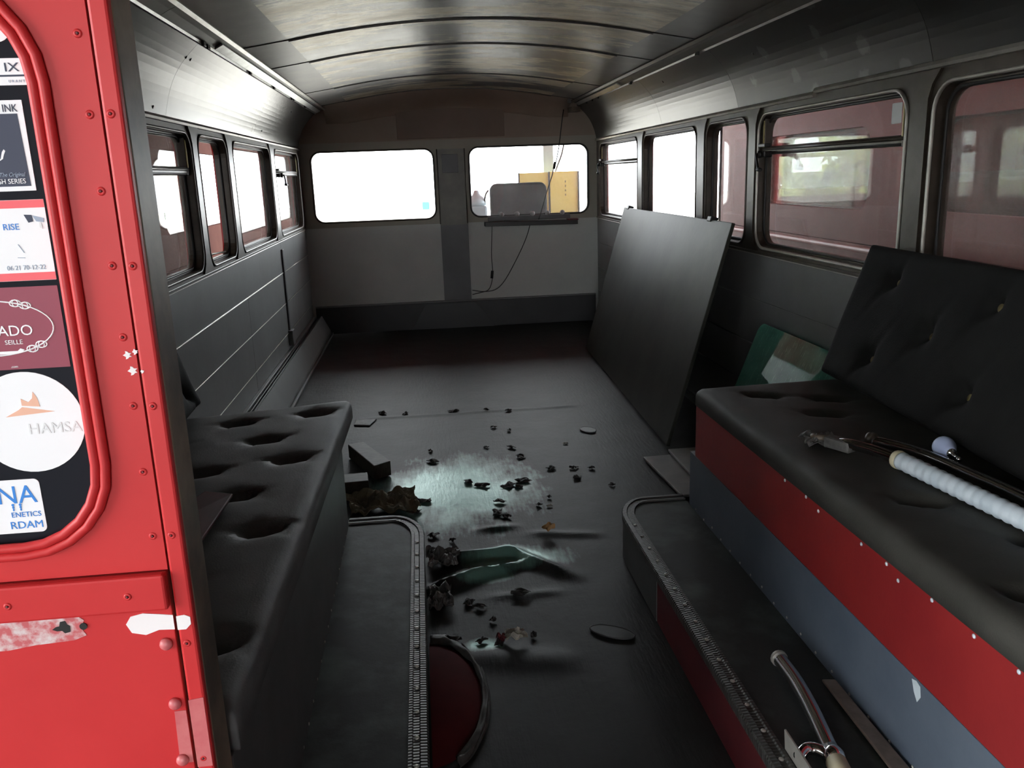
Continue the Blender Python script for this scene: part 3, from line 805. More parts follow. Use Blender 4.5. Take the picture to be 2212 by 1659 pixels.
for x, z, r in ((-0.575, 1.030, .0042), (-0.567, 1.033, .003), (-0.572, 1.013, .0048), (-0.562, 1.012, .002)):
    blotch('paint_chip', [(x + r * (0.8 + 0.35 * math.sin(5 * a + x * 90)) * math.cos(a), z + r * (0.9 + 0.3 * math.cos(3 * a)) * math.sin(a)) for a in [i * math.pi / 6 for i in range(12)]], PY - (0.002 if x > -0.5655 else 0), 'filler', wr)

# stickers on the dark pane
SY = PY + 0.004
def sticker(name, loop, label, mat='paper'):
    o = sheet(name, loop, SY - 0.0006, SY - 0.0001, FRONT, mat)
    return tag(o, label, 'sticker')
T0 = SY - 0.0008
s = sticker('sticker', rrect(-0.72, -0.6385, 1.338, 1.378, 0.014), 'plain white rounded sticker at the top of the partition window')
s = sticker('sticker', rrect(-0.755, -0.6275, 1.299, 1.3235, 0.0005), 'white sticker with a bold black X over a line')
text('lettering', 'IX', -0.6365, T0, 1.3115, 0.0115, 's_navy', s, sx=1.3)
blotch('underline', [(-0.70, 1.3068), (-0.630, 1.3068), (-0.630, 1.3085), (-0.70, 1.3085)], T0 + 0.0002, 's_navy', s, 0.0004)
text('small_lettering', 'U R A N T', -0.633, T0, 1.3015, 0.0034, 's_grey', s)
s = sticker('sticker', rrect(-0.745, -0.6395, 1.200, 1.2855, 0.0005), 'navy poster-like sticker reading INK and SERIES with a white border')
blotch('navy_field', [(-0.743, 1.2045), (-0.6435, 1.2045), (-0.6455, 1.2730), (-0.743, 1.2730)], T0 + 0.0002, 's_navy', s, 0.0003)
text('lettering', 'K INK', -0.6445, T0, 1.2748, 0.0100, 's_navy', s, sx=0.85)
text('lettering', 'SH SERIES', -0.6475, T0 - 0.0004, 1.2072, 0.0068, 'paper', s, sx=0.9)
text('script_lettering', 'The Original', -0.6475, T0 - 0.0004, 1.2140, 0.0056, 's_grey', s, shear=0.3, sx=0.85)
for x, z, r in ((-0.672, 1.2660, 0.006), (-0.674, 1.2490, 0.005)):
    blotch('cyan_swirl', [(x + r * math.cos(a) * (1.4 if math.cos(a) > 0 else 0.7), z + r * math.sin(a)) for a in [i * math.pi / 8 for i in range(16)]], T0, 's_cyan', s, 0.0003)
blotch('white_nib', [(-0.670, 1.2285), (-0.6675, 1.2315), (-0.6655, 1.2375), (-0.6635, 1.2400), (-0.6622, 1.2385), (-0.6640, 1.2350), (-0.6655, 1.2310)], T0, 'paper', s, 0.0003)
s = sticker('sticker', rrect(-0.765, -0.6345, 1.1115, 1.1915, 0.0005), 'white business card sticker with red bands and a phone number')
blotch('red_band', [(-0.764, 1.1835), (-0.6347, 1.1835), (-0.6347, 1.1913), (-0.764, 1.1913)], T0 + 0.0002, 's_pink', s, 0.0003)
blotch('red_band', [(-0.764, 1.1117), (-0.6347, 1.1117), (-0.6347, 1.1195), (-0.764, 1.1195)], T0 + 0.0002, 's_pink', s, 0.0003)
text('lettering', 'RISE', -0.6615, T0, 1.1625, 0.0088, 's_blue', s)
text('phone_number', '06 21 70-12-22', -0.6425, T0, 1.1225, 0.0066, 's_grey', s, sx=0.92)
blotch('camera_icon', [(-0.6555, 1.1770), (-0.6480, 1.1765), (-0.6475, 1.1700), (-0.6520, 1.1690)], T0, 's_navy', s, 0.0003)
blotch('camera_icon', [(-0.6475, 1.1760), (-0.6370, 1.1730), (-0.6375, 1.1690), (-0.6445, 1.1700)], T0, 's_grey', s, 0.0003)
blotch('camera_bracket', [(-0.6420, 1.1690), (-0.6400, 1.1690), (-0.6395, 1.1625), (-0.6420, 1.1640)], T0, 's_pale', s, 0.0003)
blotch('pen_line', [(-0.6660, 1.1480), (-0.6652, 1.1480), (-0.6605, 1.1395), (-0.6613, 1.1395)], T0, 's_grey', s, 0.0003)
blotch('pen_line', [(-0.668, 1.1352), (-0.661, 1.1348), (-0.661, 1.1342), (-0.668, 1.1346)], T0, 's_grey', s, 0.0003)
s = sticker('sticker', rrect(-0.785, -0.6350, 1.0205, 1.1055, 0.0005), 'maroon sticker with a white knotted rope oval and ADO lettering', 's_maroon')
oc, ow, oh = (-0.708, 1.0640), 0.063, 0.0285
ropep = [(oc[0] + ow * math.cos(a), T0 + 0.0002, oc[1] + oh * math.sin(a)) for a in [i * math.pi / 24 for i in range(48)]]
loop_tube('rope_oval', [(p[0], p[2]) for p in ropep], T0 + 0.0002, 0.0009, FRONT, 'paper', s, seg=5)
for ang in (52, 62, -52, -40):
    a = math.radians(ang)
    x, z = oc[0] + ow * math.cos(a), oc[1] + oh * math.sin(a)
    loop_tube('rope_knot', [(x + 0.0055 * math.cos(t), z + 0.0034 * math.sin(t)) for t in [i * math.pi / 6 for i in range(12)]], T0 + 0.0002, 0.0008, FRONT, 'paper', s, seg=5)
    loop_tube('rope_knot', [(x + 0.0028 * math.cos(t), z + 0.0036 * math.sin(t)) for t in [i * math.pi / 6 for i in range(12)]], T0 + 0.0001, 0.0006, FRONT, 'paper', s, seg=5)
text('lettering', 'ADO', -0.6655, T0, 1.0560, 0.0155, 'paper', s)
text('small_lettering', 'SEILLE', -0.6775, T0, 1.0470, 0.0066, 'paper', s)
blotch('ribbon', [(-0.705, 1.0400), (-0.684, 1.0400), (-0.681, 1.0425), (-0.677, 1.0410), (-0.681, 1.0380), (-0.684, 1.0370), (-0.705, 1.0370)], T0, 'paper', s, 0.0003)
text('tiny_lettering', '.com', -0.6865, T0, 1.0225, 0.0036, 'paper', s)
s = sticker('sticker', [(-0.6855 + 0.0555 * math.cos(a), 0.9628 + 0.0548 * math.sin(a)) for a in [i * math.pi / 24 for i in range(48)]], 'round white sticker with a faint orange building and HAMSA')
blotch('building_print', [(-0.708, 0.9700), (-0.658, 0.9735), (-0.690, 0.9800), (-0.694, 0.9770)], T0 + 0.0002, 's_orange', s, 0.0003)
blotch('building_print', [(-0.690, 0.9815), (-0.672, 0.9795), (-0.6735, 0.9890), (-0.6770, 0.9960), (-0.6785, 0.9890), (-0.683, 0.9850), (-0.690, 0.9890)], T0 + 0.0002, 's_orange', s, 0.0003)
text('lettering', 'HAMSA', -0.6335, T0, 0.9500, 0.0165, 's_pale', s, sx=1.0)
s = sticker('sticker', rrect(-0.80, -0.6868, 0.8395, 0.9005, 0.006), 'white sticker with blue rounded letters, lowest on the partition window')
text('lettering', 'NA', -0.6915, T0, 0.8740, 0.0285, 's_blue', s, sx=1.0)
for x in (-0.7175, -0.7100):
    for k in range(3):
        blotch('drip', [(x + (0.0015 - 0.0003 * k) * math.cos(a), 0.8722 - 0.0028 * k + 0.0015 * math.sin(a)) for a in [i * math.pi / 4 for i in range(8)]], T0, 's_blue', s, 0.0003)
text('small_lettering', 'ENETICS', -0.6900, T0, 0.8580, 0.0082, 's_blue', s, sx=1.0)
text('small_lettering', 'RDAM', -0.6895, T0, 0.8448, 0.0118, 's_blue', s, sx=1.05)

# ------------------------------------------------------------------ the two wheel-arch benches
ZB = 0.146
XR = 0.544
def box_outline(s, r=0.17, ynear=0.62, yfar=2.545, xo=0.312, xi=XR):
    """plan outline of the low step box: rounded far aisle corner, run from far riser to the near end"""
    pts = [(s * xi, yfar)]
    for i in range(11):
        a = math.pi / 2 * i / 10
        pts.append((s * (xo + r * 0.62 - r * 0.62 * math.sin(a)), yfar - r + r * math.cos(a)))
    pts.append((s * xo, ynear))
    return pts

def make_bench(s):
    side = 'left' if s < 0 else 'right'
    lab = ('dark grey step box and riser under the left bench cushion' if s < 0 else 'step box with red and blue grey stripes under the right bench cushion')
    t = thing('bench_base', (s * 0.8, 1.6, 0), lab, 'bench')
    out = box_outline(s)
    n = len(out)
    # side panels of the step box
    v = [(x, y, 0.002) for x, y in out] + [(x, y, ZB - 0.012) for x, y in out]
    f = [(i, i + 1, n + i + 1, n + i) for i in range(n - 1)]
    o = link_mesh('step_side', v, f, 'maroon' if s > 0 else 'dark_riser', t)
    md = o.modifiers.new('solid', 'SOLIDIFY'); md.thickness = 0.006
    # dark rubber skirt at the far corner of the right box
    if s > 0:
        k = 12
        sk = [(x - s * 0.002, y + 0.001) for x, y in out[:k]] + [(out[k - 1][0] - s * 0.002, 2.02)]
        vv = [(x, y, 0.003) for x, y in sk] + [(x, y, ZB - 0.014) for x, y in sk]
        nn = len(sk)
        o = link_mesh('corner_skirt', vv, [(i, i + 1, nn + i + 1, nn + i) for i in range(nn - 1)], 'dark_riser', t)
        md = o.modifiers.new('solid', 'SOLIDIFY'); md.thickness = 0.003
    # top
    top = out + [(s * XR, 0.62)]
    nt_ = len(top)
    v = [(x, y, ZB - 0.014) for x, y in top] + [(x, y, ZB) for x, y in top]
    f = [tuple(range(nt_)), tuple(range(nt_, 2 * nt_))] + [(i, (i + 1) % nt_, nt_ + (i + 1) % nt_, nt_ + i) for i in range(nt_)]
    link_mesh('step_top', v, f, 'step', t)
    # nosing swept round the edge
    prof = [(-0.004, -0.020), (0.004, -0.020), (0.005, 0.000), (0.002, 0.005), (-0.010, 0.006), (-0.013, 0.003), (-0.024, 0.003), (-0.027, 0.0055), (-0.034, 0.005), (-0.036, -0.001)]
    vv, ff = [], []
    m = len(prof)
    for i, (x, y) in enumerate(out):
        a = Vector(out[max(i - 1, 0)]); b = Vector(out[min(i + 1, n - 1)])
        d = (b - a).normalized()
        nrm = Vector((d.y, -d.x)) * s       # points out to the aisle
        if nrm.x * s > 0.01 and i > 2: nrm = -nrm
        if i == 0: nrm = Vector((0, 1))
        for (u, w) in prof:
            vv.append((x + nrm.x * u, y + nrm.y * u, ZB + w))
    for i in range(n - 1):
        for k in range(m):
            ff.append((i * m + k, i * m + (k + 1) % m, (i + 1) * m + (k + 1) % m, (i + 1) * m + k))
    ns = link_mesh('nosing', vv, ff, 'nosing', t)
    y = 2.33; sp = None
    while y > 0.75:
        loc = (s * (0.312 + 0.018), y, ZB + 0.003)
        if sp is None:
            sp = lathe('nosing_screw', [(0.0052, 0), (0.0048, 0.002), (0.002, 0.003), (0.0004, 0.003)], loc, (0, 0, 1), 'trim', ns, seg=10)
        else:
            c = sp.copy(); COL.objects.link(c)
            c.location = sp.location + Vector((0, y - 2.33, 0))
        y -= 0.082
    # riser behind the step
    x0, x1 = sorted((s * XR, s * (XR + 0.018)))
    if s > 0:
        box('lower_riser', x0, x1, 0.62, 2.47, 0.0, 0.325, 'grey_stripe', t, bevel=0.001)
        box('upper_riser', x0, x1, 0.62, 2.42, 0.326, 0.500, 'red_stripe', t, bevel=0.001)
    else:
        box('lower_riser', x0, x1, 0.97, 2.50, 0.0, 0.487, 'dark_riser', t, bevel=0.001)
    # far end panel, seat deck
    box('end_panel', *sorted((s * (XR + 0.018), s * (WX - 0.012))), 2.40, 2.42, 0.0, 0.482, 'dark_riser', t)
    box('seat_deck', *sorted((s * (XR + 0.018), s * (WX - 0.012))), 0.97, 2.40, 0.470, 0.487, 'wood', t)
    # tacks along the joint
    sp = None
    for i in range(22):
        y = 2.40 - i * 0.075
        loc = (s * (XR - 0.0005), y, ZB + 0.010)
        if sp is None:
            sp = lathe('riser_tack', [(0.0034, 0), (0.003, 0.0012), (0.0005, 0.002)], loc, (-s, 0, 0), 'trim', t, seg=8)
        else:
            c = sp.copy(); COL.objects.link(c); c.location = sp.location + Vector((0, y - 2.40, random.uniform(-.004, .004)))
    return t
bl = make_bench(-1)
br = make_bench(1)
# screw heads on the red stripe
for y, z in ((1.77, 0.485), (1.66, 0.487), (1.60, 0.478), (1.42, 0.484), (1.33, 0.486), (1.29, 0.473), (1.19, 0.488), (1.08, 0.486), (0.98, 0.488)):
    lathe('riser_screw', [(0.0042, 0), (0.0036, 0.0015), (0.0006, 0.0022)], (XR - 0.0004, y, z), (-1, 0, 0), 'grip', br, seg=8)
blotch_y = [(1.225, 0.318), (1.212, 0.322), (1.200, 0.318), (1.196, 0.300), (1.205, 0.285), (1.216, 0.298)]
sheet('paint_scuff', blotch_y, XR - 0.0008, XR - 0.0002, SIDE, 'pale_blue', br)

def cushion(name, corners, z0, th, dents, mat, label, parent=None, n=(46, 110)):
    """tufted pad; corners (far-front, far-back, near-back, near-front) in plan"""
    A, B, Cc, D = [Vector(c) for c in corners]
    def top(u, v):
        # u: front->back, v: far->near
        p = A.lerp(B, u).lerp(D.lerp(Cc, u), v)
        du = min(u, 1 - u) * (B - A).length; dv = min(v, 1 - v) * (D - A).length
        e = min(du, dv)
        rr = 0.028
        drop = rr - math.sqrt(max(rr * rr - max(rr - e, 0) ** 2, 0))
        z = z0 + th - drop + 0.006 * math.sin(math.pi * u) * math.sin(math.pi * v)
        for dx, dy, sx, sy, dep, ang in dents:
            q = Vector((p.x - dx, p.y - dy))
            ca, sa = math.cos(ang), math.sin(ang)
            a = (q.x * ca + q.y * sa) / sx; b = (-q.x * sa + q.y * ca) / sy
            r2 = a * a + b * b
            z -= dep * math.exp(-r2 ** 1.5) + dep * 0.10 * math.exp(-r2 / 3)
            th_ = math.atan2(b, a)
            z -= 0.0035 * math.exp(-((math.sqrt(r2) - 1.7) / 0.8) ** 2) * max(0, math.sin(th_ * 5)) ** 3
        z += 0.0018 * noise.noise((p.x * 9, p.y * 9, 0.4))
        return p, z
    nu, nv = n
    us = [0, .004, .012, .025, .045] + [0.045 + 0.91 * i / (nu - 10) for i in range(1, nu - 10)] + [.955, .975, .988, .996, 1]
    vs = [0, .003, .008, .015, .024] + [0.024 + 0.952 * i / (nv - 10) for i in range(1, nv - 10)] + [.976, .985, .992, .997, 1]
    verts, faces = [], []
    W = len(us)
    for v in vs:
        for u in us:
            p, z = top(u, v); verts.append((p.x, p.y, z))
    for j in range(len(vs) - 1):
        for i in range(W - 1):
            faces.append((j * W + i, j * W + i + 1, (j + 1) * W + i + 1, (j + 1) * W + i))
    # skirt and bottom
    border = [i for i in range(W)] + [j * W + W - 1 for j in range(1, len(vs))] + [(len(vs) - 1) * W + i for i in range(W - 2, -1, -1)] + [j * W for j in range(len(vs) - 2, 0, -1)]
    base = len(verts)
    for b in border:
        x, y, z = verts[b]
        verts.append((x, y, z0))
    nb = len(border)
    for k in range(nb):
        faces.append((border[k], border[(k + 1) % nb], base + (k + 1) % nb, base + k))
    faces.append(tuple(range(base, base + nb)))
    return link_mesh(name, verts, faces, mat, parent, smooth=True)

lc = thing('seat_cushion', (-0.8, 1.7, 0.487), 'long tufted grey bench cushion on the left, beside the red partition', 'cushion')
dl = [(x, y + 0.03, 0.033, 0.024, 0.050, 0.25) for x, y in ((-0.800, 2.30), (-0.595, 2.365), (-0.700, 2.12), (-0.610, 1.955), (-0.800, 1.885), (-0.690, 1.72), (-0.605, 1.53), (-0.60, 1.12), (-0.80, 1.45), (-0.72, 1.30), (-0.95, 2.1), (-0.95, 1.7))]
cp = cushion('pad', [(-0.506, 2.535), (-1.08, 2.40), (-1.10, 0.98), (-0.536, 0.98)], 0.4875, 0.062, dl, 'vinyl', '', lc)
rc = thing('seat_cushion', (0.8, 1.6, 0.5005), 'long tufted darkened grey bench cushion above the red stripe on the right', 'cushion')
dr_ = [(x, y, 0.040, 0.022, 0.034, -0.5) for x, y in ((0.690, 2.25), (0.846, 2.17), (0.767, 2.03), (0.668, 1.434), (0.76, 1.22), (0.63, 1.06))]
cushion('pad', [(0.530, 2.385), (1.12, 2.41), (1.12, 0.70), (0.535, 0.70)], 0.5005, 0.056, dr_, 'vinyl_shaded', '', rc)

def backrest(name, label, far_bottom, udir, vdir, length, height, th, buttons, mat, s):
    """tufted back pad leaning on the wall. udir along the pad, vdir up the pad"""
    O = Vector(far_bottom); U = Vector(udir).normalized(); V = Vector(vdir).normalized()
    Nn = U.cross(V).normalized()
    if Nn.x * s > 0: Nn = -Nn         # face the aisle
    t = thing(name, O + U * length / 2, label, 'backrest')
    nu, nv = 90, 40
    def hgt(a, b):
        e = min(a, length - a, b, height - b)
        rr = 0.02
        h = -(rr - math.sqrt(max(rr * rr - max(rr - e, 0) ** 2, 0)))
        for bu, bv, dep in buttons:
            du, dv = a - bu, b - bv
            r2 = (du / 0.028) ** 2 + (dv / 0.028) ** 2
            h -= dep * math.exp(-r2) + dep * 0.3 * math.exp(-r2 / 9)
            # pull crease running diagonally from the button
            tt = du * 0.55 + dv * 0.83; ss = abs(-du * 0.83 + dv * 0.55)
            h -= 0.010 * math.exp(-(ss / 0.009) ** 2) * math.exp(-abs(tt) / 0.06)
        return h + 0.0015 * noise.noise((a * 8, b * 8, 2))
    us = [0, .003, .008, .015] + [.015 + .97 * i / nu for i in range(1, nu)] + [.985, .992, .997, 1]
    vs = [0, .008, .02, .045] + [.045 + .91 * i / nv for i in range(1, nv)] + [.955, .98, .992, 1]
    W = len(us); verts = []; faces = []
    for v in vs:
        for u in us:
            verts.append(O + U * (u * length) + V * (v * height) + Nn * hgt(u * length, v * height))
    for j in range(len(vs) - 1):
        for i in range(W - 1):
            faces.append((j * W + i, j * W + i + 1, (j + 1) * W + i + 1, (j + 1) * W + i))
    border = [i for i in range(W)] + [j * W + W - 1 for j in range(1, len(vs))] + [(len(vs) - 1) * W + i for i in range(W - 2, -1, -1)] + [j * W for j in range(len(vs) - 2, 0, -1)]
    base = len(verts); nb = len(border)
    for b in border:
        j, i = divmod(b, W)
        verts.append(O + U * (us[i] * length) + V * (vs[j] * height) - Nn * th)
    for k in range(nb):
        faces.append((border[k], border[(k + 1) % nb], base + (k + 1) % nb, base + k))
    faces.append(tuple(range(base, base + nb)))
    link_mesh('pad', verts, faces, mat, t, smooth=True)
    for bu, bv, dep in buttons:
        p = O + U * bu + V * bv + Nn * (hgt(bu, bv) + 0.001)
        lathe('button', [(0.0125, 0), (0.012, 0.004), (0.008, 0.007), (0.0005, 0.0085)], p, Nn, 'brass', t, seg=14)
    return t
backrest('backrest', 'tufted charcoal backrest pad with brass buttons leaning against the right wall', (0.912, 2.385, 0.586), (-0.05, -1.0, 0), (0.37, 0.05, 0.93), 1.30, 0.405, 0.06,
         [(0.195, 0.315, 0.020), (0.655, 0.315, 0.016), (0.44, 0.205, 0.020), (0.225, 0.095, 0.018), (0.67, 0.105, 0.022), (0.95, 0.21, 0.018), (1.15, 0.1, 0.018)], 'vinyl_dark', 1)
backrest('backrest', 'charcoal backrest pad leaning on the left wall behind the red partition', (-0.925, 2.475, 0.578), (0.02, -1.0, 0), (-0.32, 0.0, 0.95), 1.30, 0.40, 0.06,
         [(0.08, 0.06, 0.018), (0.3, 0.3, 0.018), (0.5, 0.2, 0.018), (0.7, 0.1, 0.018)], 'vinyl_dark', -1)
ob = slab('loose_board', [(-0.742, 1.70, 0.576), (-0.690, 1.715, 0.560), (-0.70, 1.44, 0.560), (-0.83, 1.40, 0.585)], -0.010, 'maroon')
tag(ob, 'thin reddish board lying on the left cushion against the partition', 'board')

# ------------------------------------------------------------------ big boards, glass
lb = thing('leaning_board', (0.85, 4.5, 0.01), 'large dark grey board leaning against the right windows', 'board')
slab('board', [(0.765, 3.43, 0.012), (0.83, 5.60, 0.012), (1.125, 5.69, 0.947), (1.052, 3.475, 0.962)], -0.016, 'board', lb)
for p in ((1.122, 5.56, 0.945), (1.062, 3.78, 0.958)):
    obox('clip', (p[0] - 0.004, p[1], p[2] + 0.006), (0.036, 0.05, 0.026), (0, 0.3, 0), 'black', lb, bevel=0.004)
tag(obox('loose_sheet', (0.742, 3.09, 0.012), (0.23, 0.45, 0.012), (0, 0, 0.06), 'pale_board'), 'pale grey panel lying on the floor behind the right bench', 'panel')
tag(obox('loose_sheet', (0.795, 3.13, 0.031), (0.135, 0.40, 0.012), (0, 0, 0.0), 'pale_board'), 'smaller pale grey panel lying on top of the other floor panel', 'panel')
gp = thing('glass_pane', (0.95, 2.9, 0.006), 'green tinted window glass with rounded corner leaning behind the right bench', 'glass')
gO, gU, gV = Vector((0.872, 3.255, 0.006)), Vector((0, -1, 0)), Vector((0.245, 0.06, 0.56)).normalized()
gl = [gO + gU * a + gV * b for a, b in rrect(0.0, 0.78, 0.0, 0.612, 0.045, 6)]
gn = gU.cross(gV).normalized() * 0.005
n = len(gl)
link_mesh('pane', gl + [p + gn for p in gl], [tuple(range(n)), tuple(range(2 * n - 1, n - 1, -1))] + [(i, n + i, n + (i + 1) % n, (i + 1) % n) for i in range(n)], 'glass_green', gp)
q = [gO + gU * a + gV * b - gn * 0.3 for a, b in ((0.03, 0.28), (0.07, 0.28), (0.07, 0.56), (0.03, 0.56))]
slab('paper_strip', q, 0.0006, 'label_green', gp, bevel=0)

# ------------------------------------------------------------------ chrome rails, bulb, junk on the right bench
gr = thing('grab_rail', (0.73, 1.5, 0.557), 'chrome grab rail with white ribbed grip lying on the right cushion', 'rail')
tube('chrome_end', [(0.655, 1.752, 0.573), (0.668, 1.715, 0.582), (0.690, 1.665, 0.584), (0.714, 1.605, 0.581)], 0.0125, 'chrome', gr, seg=14, smooth_pts=5)
P0, P1 = Vector((0.713, 1.585, 0.584)), Vector((0.775, 1.05, 0.584))
pr = []
for i in range(97):
    t = i / 96
    pr.append((P0.lerp(P1, t), 0.0180 + (0.0012 if i % 4 < 2 else -0.0006)))
tube('ribbed_grip', [p for p, r in pr], [r for p, r in pr], 'grip', gr, seg=18)
lathe('grip_collar', [(0.0195, 0), (0.0205, 0.004), (0.020, 0.012), (0.0175, 0.013)], P0 + Vector((-0.002, 0.014, 0)), P1 - P0, 'cream', gr)
gr2 = thing('chrome_tube', (0.81, 1.45, 0.557), 'bare chrome tube lying between the ribbed grip and the backrest', 'tube')
tube('tube', [(0.735, 1.755, 0.574), (0.757, 1.715, 0.577), (0.795, 1.635, 0.576), (0.815, 1.50, 0.576), (0.827, 1.36, 0.578), (0.838, 1.05, 0.580)], 0.0115, 'chrome', gr2, seg=14, smooth_pts=6)
lathe('tube_collar', [(0.015, 0), (0.016, 0.006), (0.015, 0.016)], (0.734, 1.758, 0.578), (0.03, -0.06, 0.003), 'frame', gr2)
bk = thing('light_bulb', (0.845, 1.62, 0.565), 'pale blue light bulb resting by the backrest', 'bulb')
bd = Vector((-0.013, -0.084, -0.004)).normalized()
BC = (0.838, 1.633, 0.590)
lathe('glass_globe', [(0.0005, -0.024), (0.009, -0.0226), (0.017, -0.018), (0.0225, -0.009), (0.024, 0.0), (0.0228, 0.009), (0.0185, 0.0185), (0.0137, 0.028), (0.011, 0.035)], BC, bd, 'bulb', bk, seg=22)
lathe('screw_cap', [(0.011, 0.034), (0.0105, 0.039), (0.007, 0.041), (0.004, 0.044), (0.004, 0.066), (0.0055, 0.068), (0.0055, 0.073), (0.001, 0.075)], BC, bd, 'chrome', bk, seg=12)

def crumple(name, cx, cy, cz_, rx, ry, h, mat, seed, n=16, ang=0.0, thick=0.002, ff=3.2, parent=None):
    def fn(a, b):
        u, v = a * 2 - 1, b * 2 - 1
        r = max(abs(u), abs(v)); th = math.atan2(v, u)
        k = 0.78 + 0.3 * noise.noise((math.cos(th) * 1.4, math.sin(th) * 1.4, seed))
        x, y = u * rx * k, v * ry * k
        z = h * max(0.0, (0.5 + 0.75 * noise.noise((u * ff * 0.5, v * ff * 0.5, seed + 5)) + 0.35 * noise.noise((u * ff * 1.3, v * ff * 1.3, seed + 9)))) * (1 - 0.45 * r)
        ca, sa = math.cos(ang), math.sin(ang)
        return (cx + x * ca - y * sa, cy + x * sa + y * ca, cz_ + 0.002 + z)
    return grid(name, n, n, fn, mat, parent, thick=thick, smooth=False)

cl_ = thing('broken_bracket', (0.65, 1.79, 0.558), 'dusty broken bracket wrapped in clear tape by the chrome rail', 'bracket')
crumple('dust_clump', 0.640, 1.805, 0.558, 0.050, 0.042, 0.034, 'torn', 21, parent=cl_)
lathe('ring', [(0.020, 0), (0.024, 0.004), (0.024, 0.012), (0.020, 0.016), (0.015, 0.012), (0.015, 0.004)], (0.640, 1.80, 0.566), (0.1, 0.2, 1), 'edge_brown', cl_)
obox('taped_sleeve', (0.658, 1.742, 0.575), (0.034, 0.070, 0.026), (0, 0, 0.45), 'torn', cl_, bevel=0.006)

# handrail fitting on the right step
hf = thing('handrail_fitting', (0.42, 1.35, ZB), 'curved chrome handrail fitting lying on the right step box', 'fitting')
tube('curved_tube', [(0.447, 1.545, 0.168), (0.444, 1.46, 0.172), (0.434, 1.37, 0.173), (0.422, 1.29, 0.171), (0.412, 1.225, 0.168)], 0.0155, 'chrome', hf, seg=16, smooth_pts=6)
lathe('tube_end_collar', [(0.0165, 0), (0.018, 0.003), (0.018, 0.010), (0.0165, 0.012), (0.013, 0.009), (0.012, 0.002)], (0.447, 1.553, 0.168), (0, -1, 0.02), 'trim', hf)
tube('branch_tube', [(0.412, 1.226, 0.170), (0.392, 1.252, 0.172), (0.372, 1.256, 0.172), (0.352, 1.240, 0.170)], 0.011, 'chrome', hf, seg=14, smooth_pts=6)
slab('mount_plate', [(0.352, 1.29, 0.150), (0.352, 1.18, 0.150), (0.349, 1.18, 0.192), (0.349, 1.29, 0.192)], 0.004, 'trim', hf, bevel=0.001)
lathe('cream_sleeve', [(0.017, 0), (0.0185, 0.003), (0.0185, 0.07), (0.016, 0.075)], (0.411, 1.222, 0.169), (-0.13, -1, 0), 'cream', hf)
lathe('junction_boss', [(0.001, -0.004), (0.020, 0.0), (0.0205, 0.020), (0.017, 0.030)], (0.4155, 1.248, 0.169), (-0.13, -1, 0), 'chrome', hf)
bs = slab('metal_strip', [(0.508, 1.475, 0.153), (0.536, 1.47, 0.153), (0.539, 1.02, 0.153), (0.500, 1.02, 0.153)], -0.006, 'brown_strip')
tag(bs, 'flat brownish metal strip lying on the right step against the riser', 'strip')

# ------------------------------------------------------------------ junk on the floor
FZ = lambda x, y: floor_z(x, y) + 0.001
wb = slab('wood_block', [(-0.640, 3.60, 0.005), (-0.575, 3.625, 0.005), (-0.445, 3.335, 0.005), (-0.510, 3.285, 0.005)], -0.062, 'wood')
tag(wb, 'dark rectangular wooden block on the floor at the end of the left cushion', 'block')
wb = slab('wood_block', [(-0.665, 3.235, 0.005), (-0.535, 3.245, 0.005), (-0.525, 3.145, 0.005), (-0.665, 3.135, 0.005)], -0.052, 'wood')
tag(wb, 'second dark wooden block half hidden by the left cushion near the rag', 'block')
rg = crumple('crumpled_rag', -0.465, 2.99, 0.006, 0.165, 0.125, 0.085, 'rag', 3, n=34, ang=0.15, thick=0.003, ff=4.6)
tag(rg, 'crumpled olive grey rag of torn vinyl beside the left step', 'rag')
cd_ = slab('card_scrap', [(-0.655, 4.10, 0.010), (-0.575, 4.08, 0.008), (-0.545, 4.19, 0.008), (-0.650, 4.20, 0.008)], -0.006, 'torn')
tag(cd_, 'flat brown card scrap on the floor beyond the left cushion', 'card')
to1 = crumple('torn_lino', -0.258, 2.50, 0.004, 0.062, 0.085, 0.050, 'torn', 11, n=20, ff=4)
tag(to1, 'torn curled lino flap where the floor wrinkles meet the left step', 'debris')
to2 = crumple('torn_lino', -0.270, 2.235, 0.004, 0.042, 0.085, 0.04, 'torn', 17, n=18, ff=4)
tag(to2, 'smaller torn lino flap next to the near wrinkle on the left', 'debris')
# bulging maroon hump by the left step, lino torn around it
hp = thing('floor_hump', (-0.25, 1.8, 0.0), 'maroon rounded hump breaking through torn lino beside the left step', 'hump')
def hump(rx, ry, h, e):
    def fn(a, b):
        th = -math.pi / 2 + math.pi * a
        r = b
        x = -0.306 + rx * r * math.cos(th)
        y = 1.77 + ry * r * math.sin(th)
        return (x, y, 0.001 + h * (1 - r ** e))
    return fn
grid('red_dome', 28, 14, hump(0.124, 0.245, 0.040, 2.2), 'maroon_dull', hp)
def lip(a, b):
    th = -1.15 + (math.pi / 2 + 1.12) * a
    r = 0.93 - 0.20 * max(0.0, a - 0.45) + (0.14 + 0.20 * max(0.0, a - 0.45)) * b
    x = -0.306 + 0.130 * r * math.cos(th) + 0.004 * noise.noise((a * 9, b * 3, 1))
    y = 1.77 + 0.262 * r * math.sin(th)
    z = 0.004 + 0.016 * max(0, 1 - ((b - 0.30) / 0.55) ** 2) * (0.35 + 0.65 * a) + 0.008 * noise.noise((a * 14, b * 4, 2))
    return (x, y, max(z, 0.002))
grid('lino_lip', 40, 8, lip, 'lino_edge', hp, thick=0.003)

